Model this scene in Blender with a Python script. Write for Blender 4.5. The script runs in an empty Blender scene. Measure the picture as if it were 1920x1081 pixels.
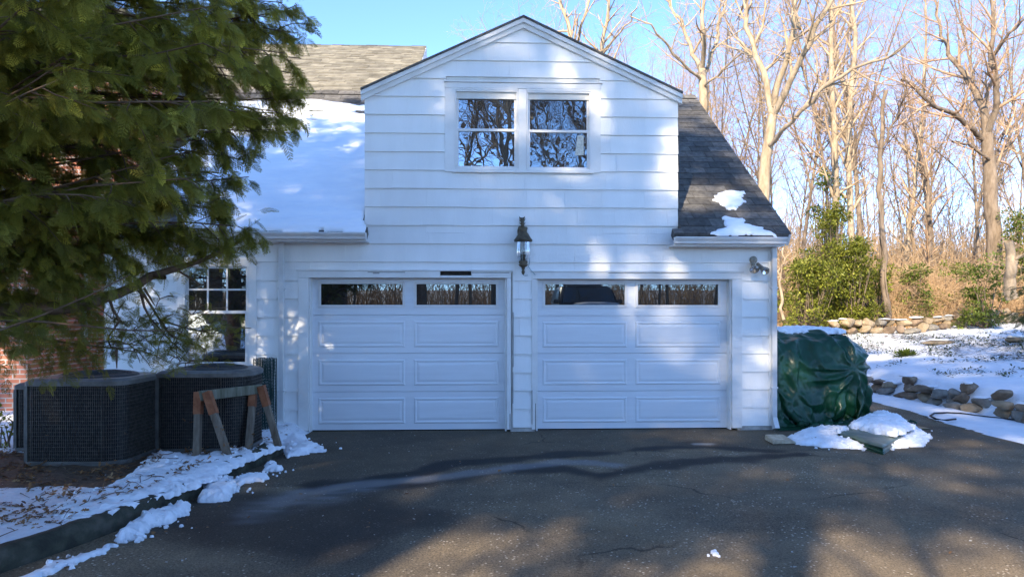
import bpy, bmesh, math, random
import numpy as np
from mathutils import Vector, Matrix, noise as mnoise
R = math.radians
C = bpy.context.scene
COL = C.collection
# ---------------------------------------------------------------- camera
CAM = np.array([-0.385, -9.6, 1.6]); F = 1340.0; YAW = R(2.3); HOR = 585.0
D_ = np.array([math.sin(YAW), math.cos(YAW), 0.0]); R_ = np.array([math.cos(YAW), -math.sin(YAW), 0.0])
cam = bpy.data.cameras.new("camera"); co = bpy.data.objects.new("camera", cam); COL.objects.link(co)
co.location = CAM; co.rotation_euler = (R(90), 0, -YAW)
cam.sensor_width = 36; cam.lens = F / 1920 * 36; cam.shift_y = (HOR - 540.5) / 1920
cam.clip_start = 0.05; cam.clip_end = 1000
C.camera = co
# ---------------------------------------------------------------- sky, sun, exposure
SUN_AZ = R(26); SUN_EL = R(29)          # behind the camera, to its left
S_ = np.array([-math.sin(SUN_AZ) * math.cos(SUN_EL), -math.cos(SUN_AZ) * math.cos(SUN_EL), math.sin(SUN_EL)])
w = bpy.data.worlds.new("World"); C.world = w; w.use_nodes = True
nt = w.node_tree; bg = nt.nodes["Background"]
sky = nt.nodes.new("ShaderNodeTexSky"); sky.sky_type = 'NISHITA'; sky.sun_disc = False
sky.sun_elevation = SUN_EL; sky.sun_rotation = math.pi + SUN_AZ
sky.air_density = 0.55; sky.dust_density = 0.0; sky.ozone_density = 1.5; sky.altitude = 2500
hs = nt.nodes.new('ShaderNodeHueSaturation'); hs.inputs['Saturation'].default_value = 1.08
nt.links.new(sky.outputs[0], hs.inputs['Color']); nt.links.new(hs.outputs[0], bg.inputs[0]); bg.inputs[1].default_value = 0.15
sl = bpy.data.lights.new("sun", 'SUN'); so = bpy.data.objects.new("sun", sl); COL.objects.link(so)
sl.energy = 2.6; sl.angle = R(0.55); sl.color = (1.0, 0.85, 0.64)
so.rotation_euler = Vector(S_).to_track_quat('Z', 'Y').to_euler()
C.view_settings.view_transform = 'Standard'; C.view_settings.look = 'None'
C.view_settings.exposure = 2.32; C.view_settings.gamma = 1.0
C.cycles.max_bounces = 6; C.cycles.diffuse_bounces = 3; C.cycles.transparent_max_bounces = 12
C.cycles.caustics_reflective = False; C.cycles.caustics_refractive = False

# ---------------------------------------------------------------- pixel -> point helpers
def ray(px, py):
    return D_ + (px - 960) / F * R_ + np.array([0, 0, (HOR - py) / F])
def at_depth(px, py, d): return CAM + d * ray(px, py)
def on_y(px, py, y=0.0):
    r = ray(px, py); return CAM + r * ((y - CAM[1]) / r[1])
def on_z(px, py, z=0.0):
    r = ray(px, py); return CAM + r * ((z - CAM[2]) / r[2])
def fx(px, y=0.0): return float(on_y(px, HOR, y)[0])
def fz(px, py, y=0.0): return float(on_y(px, py, y)[2])

# ---------------------------------------------------------------- mesh builder
class MB:
    def __init__(s): s.v = []; s.f = []; s.sm = []
    def add(s, v, f, smooth=False):
        b = len(s.v); s.v.extend([tuple(map(float, p)) for p in v]); s.f.extend([tuple(b + i for i in q) for q in f]); s.sm.extend([smooth] * len(f)); return s
    def box(s, x0, x1, y0, y1, z0, z1):
        v = [(x0,y0,z0),(x1,y0,z0),(x1,y1,z0),(x0,y1,z0),(x0,y0,z1),(x1,y0,z1),(x1,y1,z1),(x0,y1,z1)]
        return s.add(v, [(0,3,2,1),(4,5,6,7),(0,1,5,4),(1,2,6,5),(2,3,7,6),(3,0,4,7)])
    def hexa(s, v):   # 8 points bottom ring then top ring
        return s.add(v, [(0,3,2,1),(4,5,6,7),(0,1,5,4),(1,2,6,5),(2,3,7,6),(3,0,4,7)])
    def beam(s, a, b, w, h, up=(0,0,1)):
        a = Vector(a); b = Vector(b); d = (b - a).normalized(); u = Vector(up)
        sx = d.cross(u).normalized(); uz = sx.cross(d).normalized()
        o = []
        for p in (a, b):
            for i, j in ((-1,-1),(1,-1),(1,1),(-1,1)): o.append(p + sx * (w/2*i) + uz * (h/2*j))
        return s.add(o, [(0,1,2,3),(7,6,5,4),(0,4,5,1),(1,5,6,2),(2,6,7,3),(3,7,4,0)])
    def tube(s, pts, rad, n=6, cap=True, smooth=True):
        v, f = tube_arr(pts, rad, n, cap); return s.add(v, f, smooth)
    def lathe(s, prof, n=24, c=(0,0,0), smooth=True, ribs=0, ramp=0):
        v = []; f = []
        for r, z in prof:
            for i in range(n):
                a = 2*math.pi*i/n; rr = r * (1 + (ramp*math.cos(a*ribs) if ribs else 0))
                v.append((c[0]+rr*math.cos(a), c[1]+rr*math.sin(a), c[2]+z))
        for k in range(len(prof)-1):
            for i in range(n):
                j = (i+1) % n; f.append((k*n+i, k*n+j, (k+1)*n+j, (k+1)*n+i))
        return s.add(v, f, smooth)
    def prism(s, poly, y0, y1):   # polygon in XZ extruded along Y
        n = len(poly); v = [(x, y0, z) for x, z in poly] + [(x, y1, z) for x, z in poly]
        f = [tuple(range(n)), tuple(range(2*n-1, n-1, -1))] + [(i, n+i, n+(i+1) % n, (i+1) % n) for i in range(n)]
        return s.add(v, f)
    def build(s, name, mat, parent=None, bevel=0, loc=None):
        me = bpy.data.meshes.new(name); me.from_pydata(s.v, [], s.f); me.update()
        me.polygons.foreach_set('use_smooth', s.sm)
        return link(name, me, mat, parent, bevel)
def link(name, me, mat, parent=None, bevel=0):
    o = bpy.data.objects.new(name, me); COL.objects.link(o)
    if mat is not None: me.materials.append(mat)
    if parent is not None:
        o.parent = parent
        # parts are authored in world space: cancel the parent's location
        o.matrix_parent_inverse = Matrix.Translation(-Vector(ROOTLOC.get(parent.name, (0,0,0))))
    if bevel:
        m = o.modifiers.new('bevel', 'BEVEL'); m.width = bevel; m.segments = 2; m.limit_method = 'ANGLE'
    return o
ROOTLOC = {}
def thing(name, label, cat, loc=(0,0,0), group=None):
    o = bpy.data.objects.new(name, None); COL.objects.link(o); o.location = [float(c) for c in loc]; o.empty_display_size = .2
    ROOTLOC[o.name] = tuple(float(c) for c in loc)
    return tag(o, label, cat, group)
def tag(o, label=None, cat=None, group=None, kind=None):
    if label: o['label'] = label
    if cat: o['category'] = cat
    if group: o['group'] = group
    if kind: o['kind'] = kind
    return o
def copy_tree(o, loc, rz, sc, label, group):
    c = o.copy(); COL.objects.link(c); c.location = loc; c.rotation_euler = (0, 0, rz); c.scale = (sc, sc, sc)
    c['label'] = label; c['group'] = group
    for ch in list(o.children):
        k = ch.copy(); COL.objects.link(k); k.parent = c
    return c
def tube_arr(pts, rad, n=6, cap=True):
    P = [Vector(p) for p in pts]; m = len(P)
    if not hasattr(rad, '__len__'): rad = [rad]*m
    v = []; f = []; prev = None
    for i in range(m):
        d = (P[min(i+1, m-1)] - P[max(i-1, 0)]).normalized()
        if prev is None:
            u = d.cross(Vector((0,0,1)) if abs(d.z) < .9 else Vector((1,0,0))).normalized()
        else:
            u = (prev - d*prev.dot(d)).normalized()
        prev = u; w2 = d.cross(u)
        for k in range(n):
            a = 2*math.pi*k/n; v.append(P[i] + (u*math.cos(a) + w2*math.sin(a))*rad[i])
    for i in range(m-1):
        for k in range(n):
            j = (k+1) % n; f.append((i*n+k, i*n+j, (i+1)*n+j, (i+1)*n+k))
    if cap and n > 2: f.append(tuple(range(n-1, -1, -1))); f.append(tuple((m-1)*n+k for k in range(n)))
    return v, f
def quads_mesh(name, V, mat, parent=None, tone=None):
    """V: (m,4,3) array of separate quads -> one mesh, optional per-quad tone attribute"""
    m = V.shape[0]
    me = bpy.data.meshes.new(name); me.vertices.add(m*4); me.loops.add(m*4); me.polygons.add(m)
    me.vertices.foreach_set('co', V.astype(np.float32).ravel())
    me.loops.foreach_set('vertex_index', np.arange(m*4, dtype=np.int32))
    me.polygons.foreach_set('loop_start', np.arange(0, m*4, 4, dtype=np.int32))
    me.update(calc_edges=True)
    if tone is not None:
        a = me.attributes.new('tone', 'FLOAT', 'FACE'); a.data.foreach_set('value', tone.astype(np.float32))
    return link(name, me, mat, parent)
def stamp(T, pos, rot, sc):
    """T (k,4,3) template, pos (n,3), rot (n,3,3), sc (n,) -> (n*k,4,3)"""
    out = np.einsum('nij,kqj->nkqi', rot, T) * sc[:, None, None, None] + pos[:, None, None, :]
    return out.reshape(-1, 4, 3)
def frames(dirs, ups):
    """rotation matrices whose columns are x=dir, z~up"""
    x = dirs / np.linalg.norm(dirs, axis=1, keepdims=True)
    y = np.cross(ups, x); y /= np.maximum(np.linalg.norm(y, axis=1, keepdims=True), 1e-6)
    z = np.cross(x, y); return np.stack([x, y, z], axis=2)

def tubes_np(groups):
    """groups: list of (P (n,m,3), Rad (n,m), sides) -> verts, quad faces"""
    Vs=[]; Fs=[]; base=0
    for P,Rd,k in groups:
        if len(P)==0: continue
        P=np.asarray(P,float); Rd=np.asarray(Rd,float); n,m,_=P.shape
        T=np.gradient(P,axis=1); T/=np.maximum(np.linalg.norm(T,axis=2,keepdims=True),1e-9)
        md=P[:,-1]-P[:,0]; ref=np.where(np.abs(md[:,2:3])>.8*np.linalg.norm(md,axis=1,keepdims=True),np.array([[1.,0,0]]),np.array([[0,0,1.]]))
        U=np.cross(T,ref[:,None,:]); U/=np.maximum(np.linalg.norm(U,axis=2,keepdims=True),1e-9); W=np.cross(T,U)
        a=np.arange(k)*2*np.pi/k
        V=P[:,:,None,:]+(U[:,:,None,:]*np.cos(a)[None,None,:,None]+W[:,:,None,:]*np.sin(a)[None,None,:,None])*Rd[:,:,None,None]
        Vs.append(V.reshape(-1,3)); I=np.arange(n*m*k).reshape(n,m,k)+base; J=np.roll(I,-1,axis=2)
        Fs.append(np.stack([I[:,:-1],J[:,:-1],J[:,1:],I[:,1:]],-1).reshape(-1,4)); base+=n*m*k
    return np.concatenate(Vs),np.concatenate(Fs)
def np_mesh(name,V,Fq,mt,parent=None,smooth=True):
    me=bpy.data.meshes.new(name); m=len(Fq); me.vertices.add(len(V)); me.loops.add(m*4); me.polygons.add(m)
    me.vertices.foreach_set('co',V.astype(np.float32).ravel()); me.loops.foreach_set('vertex_index',Fq.astype(np.int32).ravel())
    me.polygons.foreach_set('loop_start',np.arange(0,m*4,4,dtype=np.int32)); me.polygons.foreach_set('use_smooth',[smooth]*m); me.update(calc_edges=True)
    return link(name,me,mt,parent)
# ---------------------------------------------------------------- materials
def mat(name, c1, c2=None, rough=.7, scale=5, bump=0, bscale=None, spec=.3, metal=0, detail=6, stretch=None, ramp=(.35, .65), c3=None, fine=0, island=0):
    m = bpy.data.materials.new(name); m.use_nodes = True; n = m.node_tree; p = n.nodes['Principled BSDF']
    p.inputs['Roughness'].default_value = rough; p.inputs['Specular IOR Level'].default_value = spec; p.inputs['Metallic'].default_value = metal
    if c2 is None: p.inputs['Base Color'].default_value = (*c1, 1)
    tc = n.nodes.new('ShaderNodeTexCoord'); mp = n.nodes.new('ShaderNodeMapping'); n.links.new(tc.outputs['Object'], mp.inputs[0])
    if stretch: mp.inputs['Scale'].default_value = stretch
    if c2 is not None:
        t = n.nodes.new('ShaderNodeTexNoise'); t.inputs['Scale'].default_value = scale; t.inputs['Detail'].default_value = detail
        t.inputs['Roughness'].default_value = .62
        n.links.new(mp.outputs[0], t.inputs[0])
        r = n.nodes.new('ShaderNodeValToRGB'); n.links.new(t.outputs[0], r.inputs[0])
        r.color_ramp.elements[0].position = ramp[0]; r.color_ramp.elements[1].position = ramp[1]
        r.color_ramp.elements[0].color = (*c1, 1); r.color_ramp.elements[1].color = (*c2, 1)
        if c3: e = r.color_ramp.elements.new((ramp[0]+ramp[1])/2); e.color = (*c3, 1)
        out = r.outputs[0]
        if island:
            g = n.nodes.new('ShaderNodeNewGeometry'); hv = n.nodes.new('ShaderNodeHueSaturation'); mr = n.nodes.new('ShaderNodeMapRange')
            mr.inputs[3].default_value = 1-island; mr.inputs[4].default_value = 1+island
            n.links.new(g.outputs['Random Per Island'], mr.inputs[0]); n.links.new(mr.outputs[0], hv.inputs['Value']); n.links.new(out, hv.inputs['Color']); out = hv.outputs[0]
        n.links.new(out, p.inputs['Base Color'])
    if bump:
        b = n.nodes.new('ShaderNodeBump'); b.inputs['Strength'].default_value = 1; b.inputs['Distance'].default_value = bump
        t2 = n.nodes.new('ShaderNodeTexNoise'); t2.inputs['Scale'].default_value = bscale or scale*4; t2.inputs['Detail'].default_value = 5
        n.links.new(mp.outputs[0], t2.inputs[0]); n.links.new(t2.outputs[0], b.inputs['Height']); n.links.new(b.outputs[0], p.inputs['Normal'])
    return m
def glassy(name, refl=.3, wob=0, wscale=3, base=(.008,.009,.01), rings=False):
    """dark window pane: a mirror coat over a dim room"""
    m = bpy.data.materials.new(name); m.use_nodes = True; n = m.node_tree; p = n.nodes['Principled BSDF']; out = n.nodes['Material Output']
    p.inputs['Base Color'].default_value = (*base, 1); p.inputs['Roughness'].default_value = .3; p.inputs['Specular IOR Level'].default_value = .1
    g = n.nodes.new('ShaderNodeBsdfGlossy'); g.inputs['Roughness'].default_value = .006; g.inputs['Color'].default_value = (.80,.92,1,1)
    mx = n.nodes.new('ShaderNodeMixShader'); mx.inputs[0].default_value = refl
    n.links.new(p.outputs[0], mx.inputs[1]); n.links.new(g.outputs[0], mx.inputs[2]); n.links.new(mx.outputs[0], out.inputs[0])
    if wob:
        tc = n.nodes.new('ShaderNodeTexCoord'); b = n.nodes.new('ShaderNodeBump'); b.inputs['Strength'].default_value = 1; b.inputs['Distance'].default_value = wob
        t = n.nodes.new('ShaderNodeTexNoise'); t.inputs['Scale'].default_value = wscale; t.inputs['Detail'].default_value = 1
        n.links.new(tc.outputs['Object'], t.inputs[0]); n.links.new(t.outputs[0], b.inputs['Height']); n.links.new(b.outputs[0], g.inputs['Normal'])
    return m
def leafmat(name, c1, c2, trans=.3, rough=.5, c3=None, nscale=1.5):
    m = bpy.data.materials.new(name); m.use_nodes = True; n = m.node_tree; p = n.nodes['Principled BSDF']; out = n.nodes['Material Output']
    p.inputs['Roughness'].default_value = rough; p.inputs['Specular IOR Level'].default_value = .35
    a = n.nodes.new('ShaderNodeAttribute'); a.attribute_name = 'tone'
    r = n.nodes.new('ShaderNodeValToRGB'); n.links.new(a.outputs['Fac'], r.inputs[0])
    r.color_ramp.elements[0].color = (*c1, 1); r.color_ramp.elements[1].color = (*c2, 1)
    if c3: e = r.color_ramp.elements.new(.9); e.color = (*c2, 1); r.color_ramp.elements[-1].color = (*c3, 1)
    n.links.new(r.outputs[0], p.inputs['Base Color'])
    t = n.nodes.new('ShaderNodeBsdfTranslucent'); n.links.new(r.outputs[0], t.inputs[0])
    mx = n.nodes.new('ShaderNodeMixShader'); mx.inputs[0].default_value = trans
    n.links.new(p.outputs[0], mx.inputs[1]); n.links.new(t.outputs[0], mx.inputs[2]); n.links.new(mx.outputs[0], out.inputs[0])
    return m
M = {}
M['siding'] = mat('siding_paint', (.80,.80,.775), (.87,.868,.845), .55, 2.2, .0018, 60, stretch=(1,1,.25), island=.02)
M['siding_old'] = mat('siding_old', (.62,.61,.57), (.74,.73,.69), .6, 3, .002, 60, stretch=(1,1,.25), island=.05)
M['trim'] = mat('trim_paint', (.72,.71,.68), (.80,.795,.77), .45, 4, .001, 40)
M['door'] = mat('door_paint', (.70,.725,.75), (.745,.77,.795), .38, 1.5, .0004, 90, stretch=(1,1,12), spec=.4)
M['vinyl'] = mat('window_vinyl', (.70,.69,.67), (.76,.75,.73), .4, 6, spec=.4)
M['gutter'] = mat('gutter_paint', (.60,.60,.59), (.72,.72,.71), .35, 3, .0006, 20, spec=.5)
M['dark'] = mat('dark_gap', (.012,.011,.010), rough=.9)
M['rot'] = mat('rotten_wood', (.01,.008,.006), (.04,.03,.02), .9, 30)
M['concrete'] = mat('concrete', (.30,.29,.27), (.5,.48,.44), .9, 8, .004, 50)
M['shingle'] = mat('grey_shingle', (.068,.064,.060), (.135,.128,.118), .9, 14, .004, 220, island=.35)
M['beige_shingle'] = mat('beige_shingle', (.14,.125,.095), (.24,.22,.17), .9, 3, .004, 120, island=.28)
M['snow'] = mat('snow', (.84,.86,.90), (.93,.94,.96), .6, 6, .022, 22, spec=.3)
M['bronze'] = mat('bronze', (.06,.05,.035), (.13,.105,.07), .5, 20, .001, 80, metal=.5)
M['bark'] = mat('pale_bark', (.22,.165,.105), (.44,.34,.225), .9, 6, .012, 25, stretch=(1,1,.3))
M['bark_d'] = mat('brown_bark', (.11,.08,.055), (.25,.19,.135), .9, 6, .012, 25, stretch=(1,1,.3))
M['twig'] = mat('twig', (.27,.185,.11), (.48,.36,.23), .85, 2)
M['twig_r'] = mat('reddish_twig', (.26,.165,.10), (.44,.30,.19), .85, 2)
M['brown_twig'] = mat('cedar_wood', (.10,.06,.035), (.2,.13,.08), .9, 10, .004, 40)
M['brick'] = None
# ================================================================= GARAGE
def clip(poly, a, b, c):          # keep a*x+b*z<=c
    out = []
    for i in range(len(poly)):
        p, q = poly[i], poly[(i+1) % len(poly)]
        dp, dq = a*p[0]+b*p[1]-c, a*q[0]+b*q[1]-c
        if dp <= 0: out.append(p)
        if dp*dq < 0:
            t = dp/(dp-dq); out.append((p[0]+t*(q[0]-p[0]), p[1]+t*(q[1]-p[1])))
    return out
def subtract(rects, h):
    out = []
    for (x0,x1,z0,z1) in rects:
        a0,a1,b0,b1 = h
        if a1 <= x0 or a0 >= x1 or b1 <= z0 or b0 >= z1: out.append((x0,x1,z0,z1)); continue
        if a0 > x0: out.append((x0,a0,z0,z1))
        if a1 < x1: out.append((a1,x1,z0,z1))
        lx, rx = max(x0,a0), min(x1,a1)
        if b0 > z0: out.append((lx,rx,z0,b0))
        if b1 < z1: out.append((lx,rx,b1,z1))
    return out
house = thing('garage_building', 'white shingle-sided garage with a gabled dormer above two overhead doors', 'garage', (0, 0, 0))
WL = fx(197); WR = fx(1448); DL = fx(684); DR = fx(1270.5)
EZ = fz(960, 440)                     # eave height
APX = fx(981); APZ = fz(981, 50); GZ = fz(960, 186)
gs = (APZ-GZ)/(APX-DL)
EXP = .2455; Z0 = fz(960, 800) - EXP
holes = [(fx(566), fx(962), -.1, fz(760,508)), (fx(1000), fx(1386), -.1, fz(1190,510)),
         (fx(836), fx(1124), fz(980,317), fz(980,146)), (fx(337), fx(480), fz(400,690), fz(400,486))]
rnd = random.Random(4)
def siding(mb, x0, x1, zlo, zhi, gable=False, y=0.0, wr=(.42,.85)):
    k = 0
    while True:
        z0 = Z0 + k*EXP; z1 = z0 + EXP; k += 1
        if z0 > zhi: break
        if z1 < zlo: continue
        x = x0 - rnd.random()*.3
        while x < x1:
            ww = rnd.uniform(*wr); a, b = max(x, x0), min(x+ww-.0014, x1); x += ww
            if b - a < .01: continue
            dz = rnd.uniform(-.003, .003) if z0 > .05 else 0; jt = rnd.uniform(-.0012,.0012)
            top = min(z1, zhi)
            rects = [(a, b, max(z0, zlo)+dz, top)]
            for h in holes: rects = [r for q in rects for r in subtract([q], h)]
            for r in rects:
                poly = [(r[0],r[2]),(r[1],r[2]),(r[1],r[3]),(r[0],r[3])]
                if gable:
                    poly = clip(poly, -gs, 1, GZ - gs*DL)           # z <= GZ+gs*(x-DL)
                    poly = clip(poly, gs, 1, GZ + gs*(2*APX-DL))
                if len(poly) < 3: continue
                def yy(z): return y - .005 - (.021+jt)*(z1 - z)/EXP
                n = len(poly); v = [(p[0], yy(p[1]), p[1]) for p in poly] + [(p[0], y, p[1]) for p in poly]
                mb.add(v, [tuple(range(n))] + [(i, n+i, n+(i+1) % n, (i+1) % n) for i in range(n)])
mb = MB(); siding(mb, WL, WR, .06, EZ+.02); siding(mb, DL, DR, EZ+.02, APZ, True)
mb.build('siding', M['siding'], house)
# sheathing behind the siding, with openings, and the far walls
def wall_rects(x0,x1,z0,z1):
    q = [(x0,x1,z0,z1)]
    for h in holes: q = subtract(q, (h[0]+.02,h[1]-.02,h[2],h[3]-.02 if h[2]<0 else h[3]-.02))
    return q
mb = MB()
for r in wall_rects(WL+.01, WR-.01, 0.0, EZ+.02): mb.box(r[0], r[1], .0, .12, r[2], r[3])
for r in wall_rects(DL+.01, DR-.01, EZ+.02, GZ): mb.box(r[0], r[1], .0, .12, r[2], r[3])
mb.prism([(DL+.01,GZ),(DR-.01,GZ),(APX,APZ-.01)], .0, .12)
mb.prism([(WR-.01,0)], 0, 0) if False else None
mb.box(WL+.01, WL+.12, .12, 7.6, 0, EZ); mb.box(WR-.12, WR-.012, .12, 7.6, 0, EZ); mb.box(WL+.12, WR-.12, 7.5, 7.6, 0, EZ)
mb.box(DL+.01, DL+.1, .12, 4.0, EZ, GZ-.02); mb.box(DR-.1, DR-.01, .12, 4.0, EZ, GZ-.02)
RY, RZ = 4.0, fz(1290,180,4.0)
for X in (WL+.01, WR-.1):      # gable end triangles
    mb.add([(X,.02,EZ),(X+.09,.02,EZ),(X+.09,7.6,EZ),(X,7.6,EZ),(X,RY-.1,RZ-.12),(X+.09,RY-.1,RZ-.12)], [(0,1,2,3),(0,4,5,1),(3,2,5,4),(0,3,4),(1,5,2)])
mb.build('wall', M['siding_old'], house)
# right gable side: shingle butts seen edge on at the corner
mb = MB(); k = 0
while Z0+k*EXP < EZ+2.6:
    z0 = Z0+k*EXP; z1 = z0+EXP; k += 1
    ymax = 7.6 if z0 < EZ else 7.6 - (z0-EZ)*(3.6/(RZ-EZ)); ymin = 0 if z0 < EZ else (z0+EXP-EZ)*(4.0/(RZ-EZ))
    yv = ymin
    while yv < ymax:
        ye = min(yv+rnd.uniform(.35,.6), ymax); z0c = max(z0,.06)
        X0, X1 = WR-.012, WR+.008
        mb.add([(X0,yv,z0c),(X1+.028,yv,z0c),(X1+.028,ye-.003,z0c),(X0,ye-.003,z0c),(X0,yv,z1),(X1,yv,z1),(X1,ye-.003,z1),(X0,ye-.003,z1)],
               [(0,3,2,1),(4,5,6,7),(0,1,5,4),(1,2,6,5),(2,3,7,6),(3,0,4,7)]); yv = ye
mb.build('side_siding', M['siding'], house)
for a_, b_, c_ in ((WL+.005, fx(566), .062), (fx(1386), WR+.01, .062), (fx(957), fx(1003), .05)): MB().box(a_, b_, -.014, .1, -.1, c_).build('foundation', M['concrete'], house, .004)

# --- trims around doors
def T(mb, px0, px1, py0, py1, y0, y1, zmin=None):
    z1 = fz(0, py0); z0 = fz(0, py1) if zmin is None else zmin
    return mb.box(fx(px0), fx(px1), y0, y1, z0, z1)
mb = MB()
T(mb,560,579,519.2,812,-.032,.05,.03); T(mb,950,958,519.2,812,-.034,.05,.03); T(mb,560,825.5,506.5,519,-.034,.05); T(mb,884,958,506.5,519,-.034,.05); T(mb,825.6,883.9,514.6,519,-.031,.05)
T(mb,557,961,503,506.3,-.046,.04)
T(mb,997,1005,521,812,-.034,.05,.03); T(mb,1371.5,1390,521,812,-.032,.05,.03); T(mb,997,1390,508,520.8,-.034,.05); T(mb,995,1393,504.5,507.8,-.046,.04)
# jambs reaching back to the doors
for a, b, top in ((579.2,582,519),(947,949.8,519),(1005.2,1008,521),(1368.5,1371.3,521)): T(mb,a,b,top,812,.0,.125,.005)
T(mb,579.2,949.8,518.0,520.2,.051,.125); T(mb,1005.2,1371.3,519.6,521.6,.051,.125)
mb.build('door_casing', M['trim'], house, .003)
T(MB(),826,883.5,506.6,514.4,-.026,.04).build('rotted_slot', M['rot'], house)
# thin flap of cracked paint left of the slot and along the casing
for (a,b,yy0,dy) in ((885,955,508.5,1.0),(690,760,508.3,1.0),(1140,1290,509.2,.7),(700,712,510.2,1.2)):
    T(MB(),a,b,yy0,yy0+dy,-.0352,-.033).build('paint_crack', M['rot'], house)
for (px, y0_, y1_) in ((961.5,585,690),(961,700,760),(996.8,735,800),(1003.3,760,812),(955.6,780,812)):
    T(MB(),px,px+.9,y0_,y1_,-.0365,-.03).build('paint_crack', M['rot'], house)

# --- garage doors
def garage_door(px0, px1, pyt, label, wins):
    y = .125; x0, x1 = fx(px0,y), fx(px1,y); z1 = fz(0,pyt,y); z0 = .012
    H = (z1-z0)/4; W = x1-x0
    root = None
    mb = MB()
    for k in range(4): mb.box(x0, x1, y, y+.045, z0+k*H+.0022, z0+(k+1)*H-.0022)
    # cut the window bays out of the top section: rebuild the top section from bars
    mb = MB()
    for k in range(3): mb.box(x0, x1, y, y+.045, z0+k*H+.0022, z0+(k+1)*H-.0022)
    wz0, wz1 = fz(0, wins[2], y), fz(0, wins[3], y)
    bays = [(fx(a,y), fx(b,y)) for a, b in wins[:2]]
    zt0, zt1 = z0+3*H+.0022, z1
    mb.box(x0, x1, y, y+.045, zt0, wz1); mb.box(x0, x1, y, y+.045, wz0, zt1)
    xs = [x0, bays[0][0], bays[0][1], bays[1][0], bays[1][1], x1]
    for i in (0,2,4): mb.box(xs[i], xs[i+1], y, y+.045, wz1, wz0)
    root = mb.build('garage_door', M['door'], house)
    tag(root, label)
    # raised panels, pressed metal: frame groove and raised field
    for k in range(3):
        for (a, b) in bays:
            a2, b2 = a-.035, b+.035; c0, c1 = z0+k*H+H*.16, z0+(k+1)*H-H*.155
            p = MB()
            def ring(o1, y1_, o2, y2_):
                q = lambda o, yy: [(a2+o,yy,c0+o),(b2-o,yy,c0+o),(b2-o,yy,c1-o),(a2+o,yy,c1-o)]
                p.add(q(o1,y1_)+q(o2,y2_), [(0,1,5,4),(1,2,6,5),(2,3,7,6),(3,0,4,7)])
            ring(0,y-.0005,.014,y-.011); ring(.014,y-.011,.026,y-.011); ring(.026,y-.011,.042,y-.003); ring(.042,y-.003,.075,y-.0095)
            o = .075; p.add([(a2+o,y-.0095,c0+o),(b2-o,y-.0095,c0+o),(b2-o,y-.0095,c1-o),(a2+o,y-.0095,c1-o)], [(0,1,2,3)])
            p.build('raised_panel', M['door'], root)
    for (a, b) in bays:
        f = MB(); t = .034
        f.box(a-t,b+t,y-.014,y+.03,wz1-t,wz1); f.box(a-t,b+t,y-.014,y+.03,wz0,wz0+t); f.box(a-t,a,y-.014,y+.03,wz1,wz0); f.box(b,b+t,y-.014,y+.03,wz1,wz0)
        f.build('window_frame', M['vinyl'], root, .003)
        MB().box(a,b,y+.012,y+.018,wz1,wz0).build('pane', M['gpane'], root)
    MB().box(x0, x1, y+.004, y+.04, -.006, .0118).build('bottom_seal', M['dark'], root)
    return root
M['gpane'] = glassy('garage_glass', .13, 0)
garage_door(578, 951, 517, 'left overhead garage door below the rotted slot', ((602,755),(781,930),531,571))
garage_door(1004, 1373, 519, 'right overhead garage door nearest the flood light', ((1022,1171),(1196,1346),531,571))
# dim garage interior wall is the panes themselves

# --- upstairs twin window
def sash_window(px0, px1, pyt, pyb, ymid, name_label, grid=None, pane_mats=None, outer=12):
    x0, x1 = fx(px0), fx(px1); zt, zb = fz(0,pyt), fz(0,pyb); zm = fz(0,ymid)
    fr = MB(); t = .05
    t = .034; fr.box(x0,x1,-.03,.1,zt-t*.6,zt); fr.box(x0,x1,-.03,.1,zb,zb+t*.6); fr.box(x0,x0+t*.6,-.03,.1,zb+t*.6,zt-t*.6); fr.box(x1-t*.6,x1,-.03,.1,zb+t*.6,zt-t*.6)
    win = fr.build('window', M['vinyl'], house, .003); tag(win, name_label)
    i0, i1, a, b = x0+t*.6, x1-t*.6, zb+t*.6, zt-t*.6
    s = .028
    us = MB(); us.box(i0,i1,.02,.05,b-s,b); us.box(i0,i0+s,.02,.05,zm,b-s); us.box(i1-s,i1,.02,.05,zm,b-s); us.box(i0,i1,.016,.05,zm-.012,zm+.022)
    us.build('upper_sash', M['vinyl'], win, .003)
    ls = MB(); ls.box(i0,i1,-.012,.018,a,a+s*1.2); ls.box(i0,i0+s,-.012,.018,a+s*1.2,zm-.012); ls.box(i1-s,i1,-.012,.018,a+s*1.2,zm-.012); ls.box(i0,i1,-.014,.0155,zm-.018,zm+.018)
    ls.build('lower_sash', M['vinyl'], win, .003)
    MB().box(i0+s,i1-s,.036,.042,zm,b-s).build('pane', pane_mats[0], win)
    MB().box(i0+s,i1-s,.006,.012,a+s*1.2,zm-.018).build('pane', pane_mats[1], win)
    if grid:
        g = MB(); nx, nz = grid; w0, w1, h0, h1 = i0+s, i1-s, zm+.022, b-s
        for i in range(1,nx): xx = w0+(w1-w0)*i/nx; g.box(xx-.011,xx+.011,.026,.0355,h0,h1)
        for j in range(1,nz): zz = h0+(h1-h0)*j/nz; g.box(w0,w1,.0255,.035,zz-.011,zz+.011)
        g.build('muntin', M['vinyl'], win)
    return win
M['pane_up'] = glassy('upper_glass', .36, .0006, 5)
M['pane_up2'] = glassy('upper_glass_dark', .24, .0008, 6)
M['pane_low'] = glassy('left_glass_upper', .10, .002, 2)
M['pane_low2'] = glassy('left_glass_lower', .6, .0015, 4)
w1_ = sash_window(853, 971, 159, 312, 235, 'left sash window of the dormer pair', pane_mats=(M['pane_up'], M['pane_up']))
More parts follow.
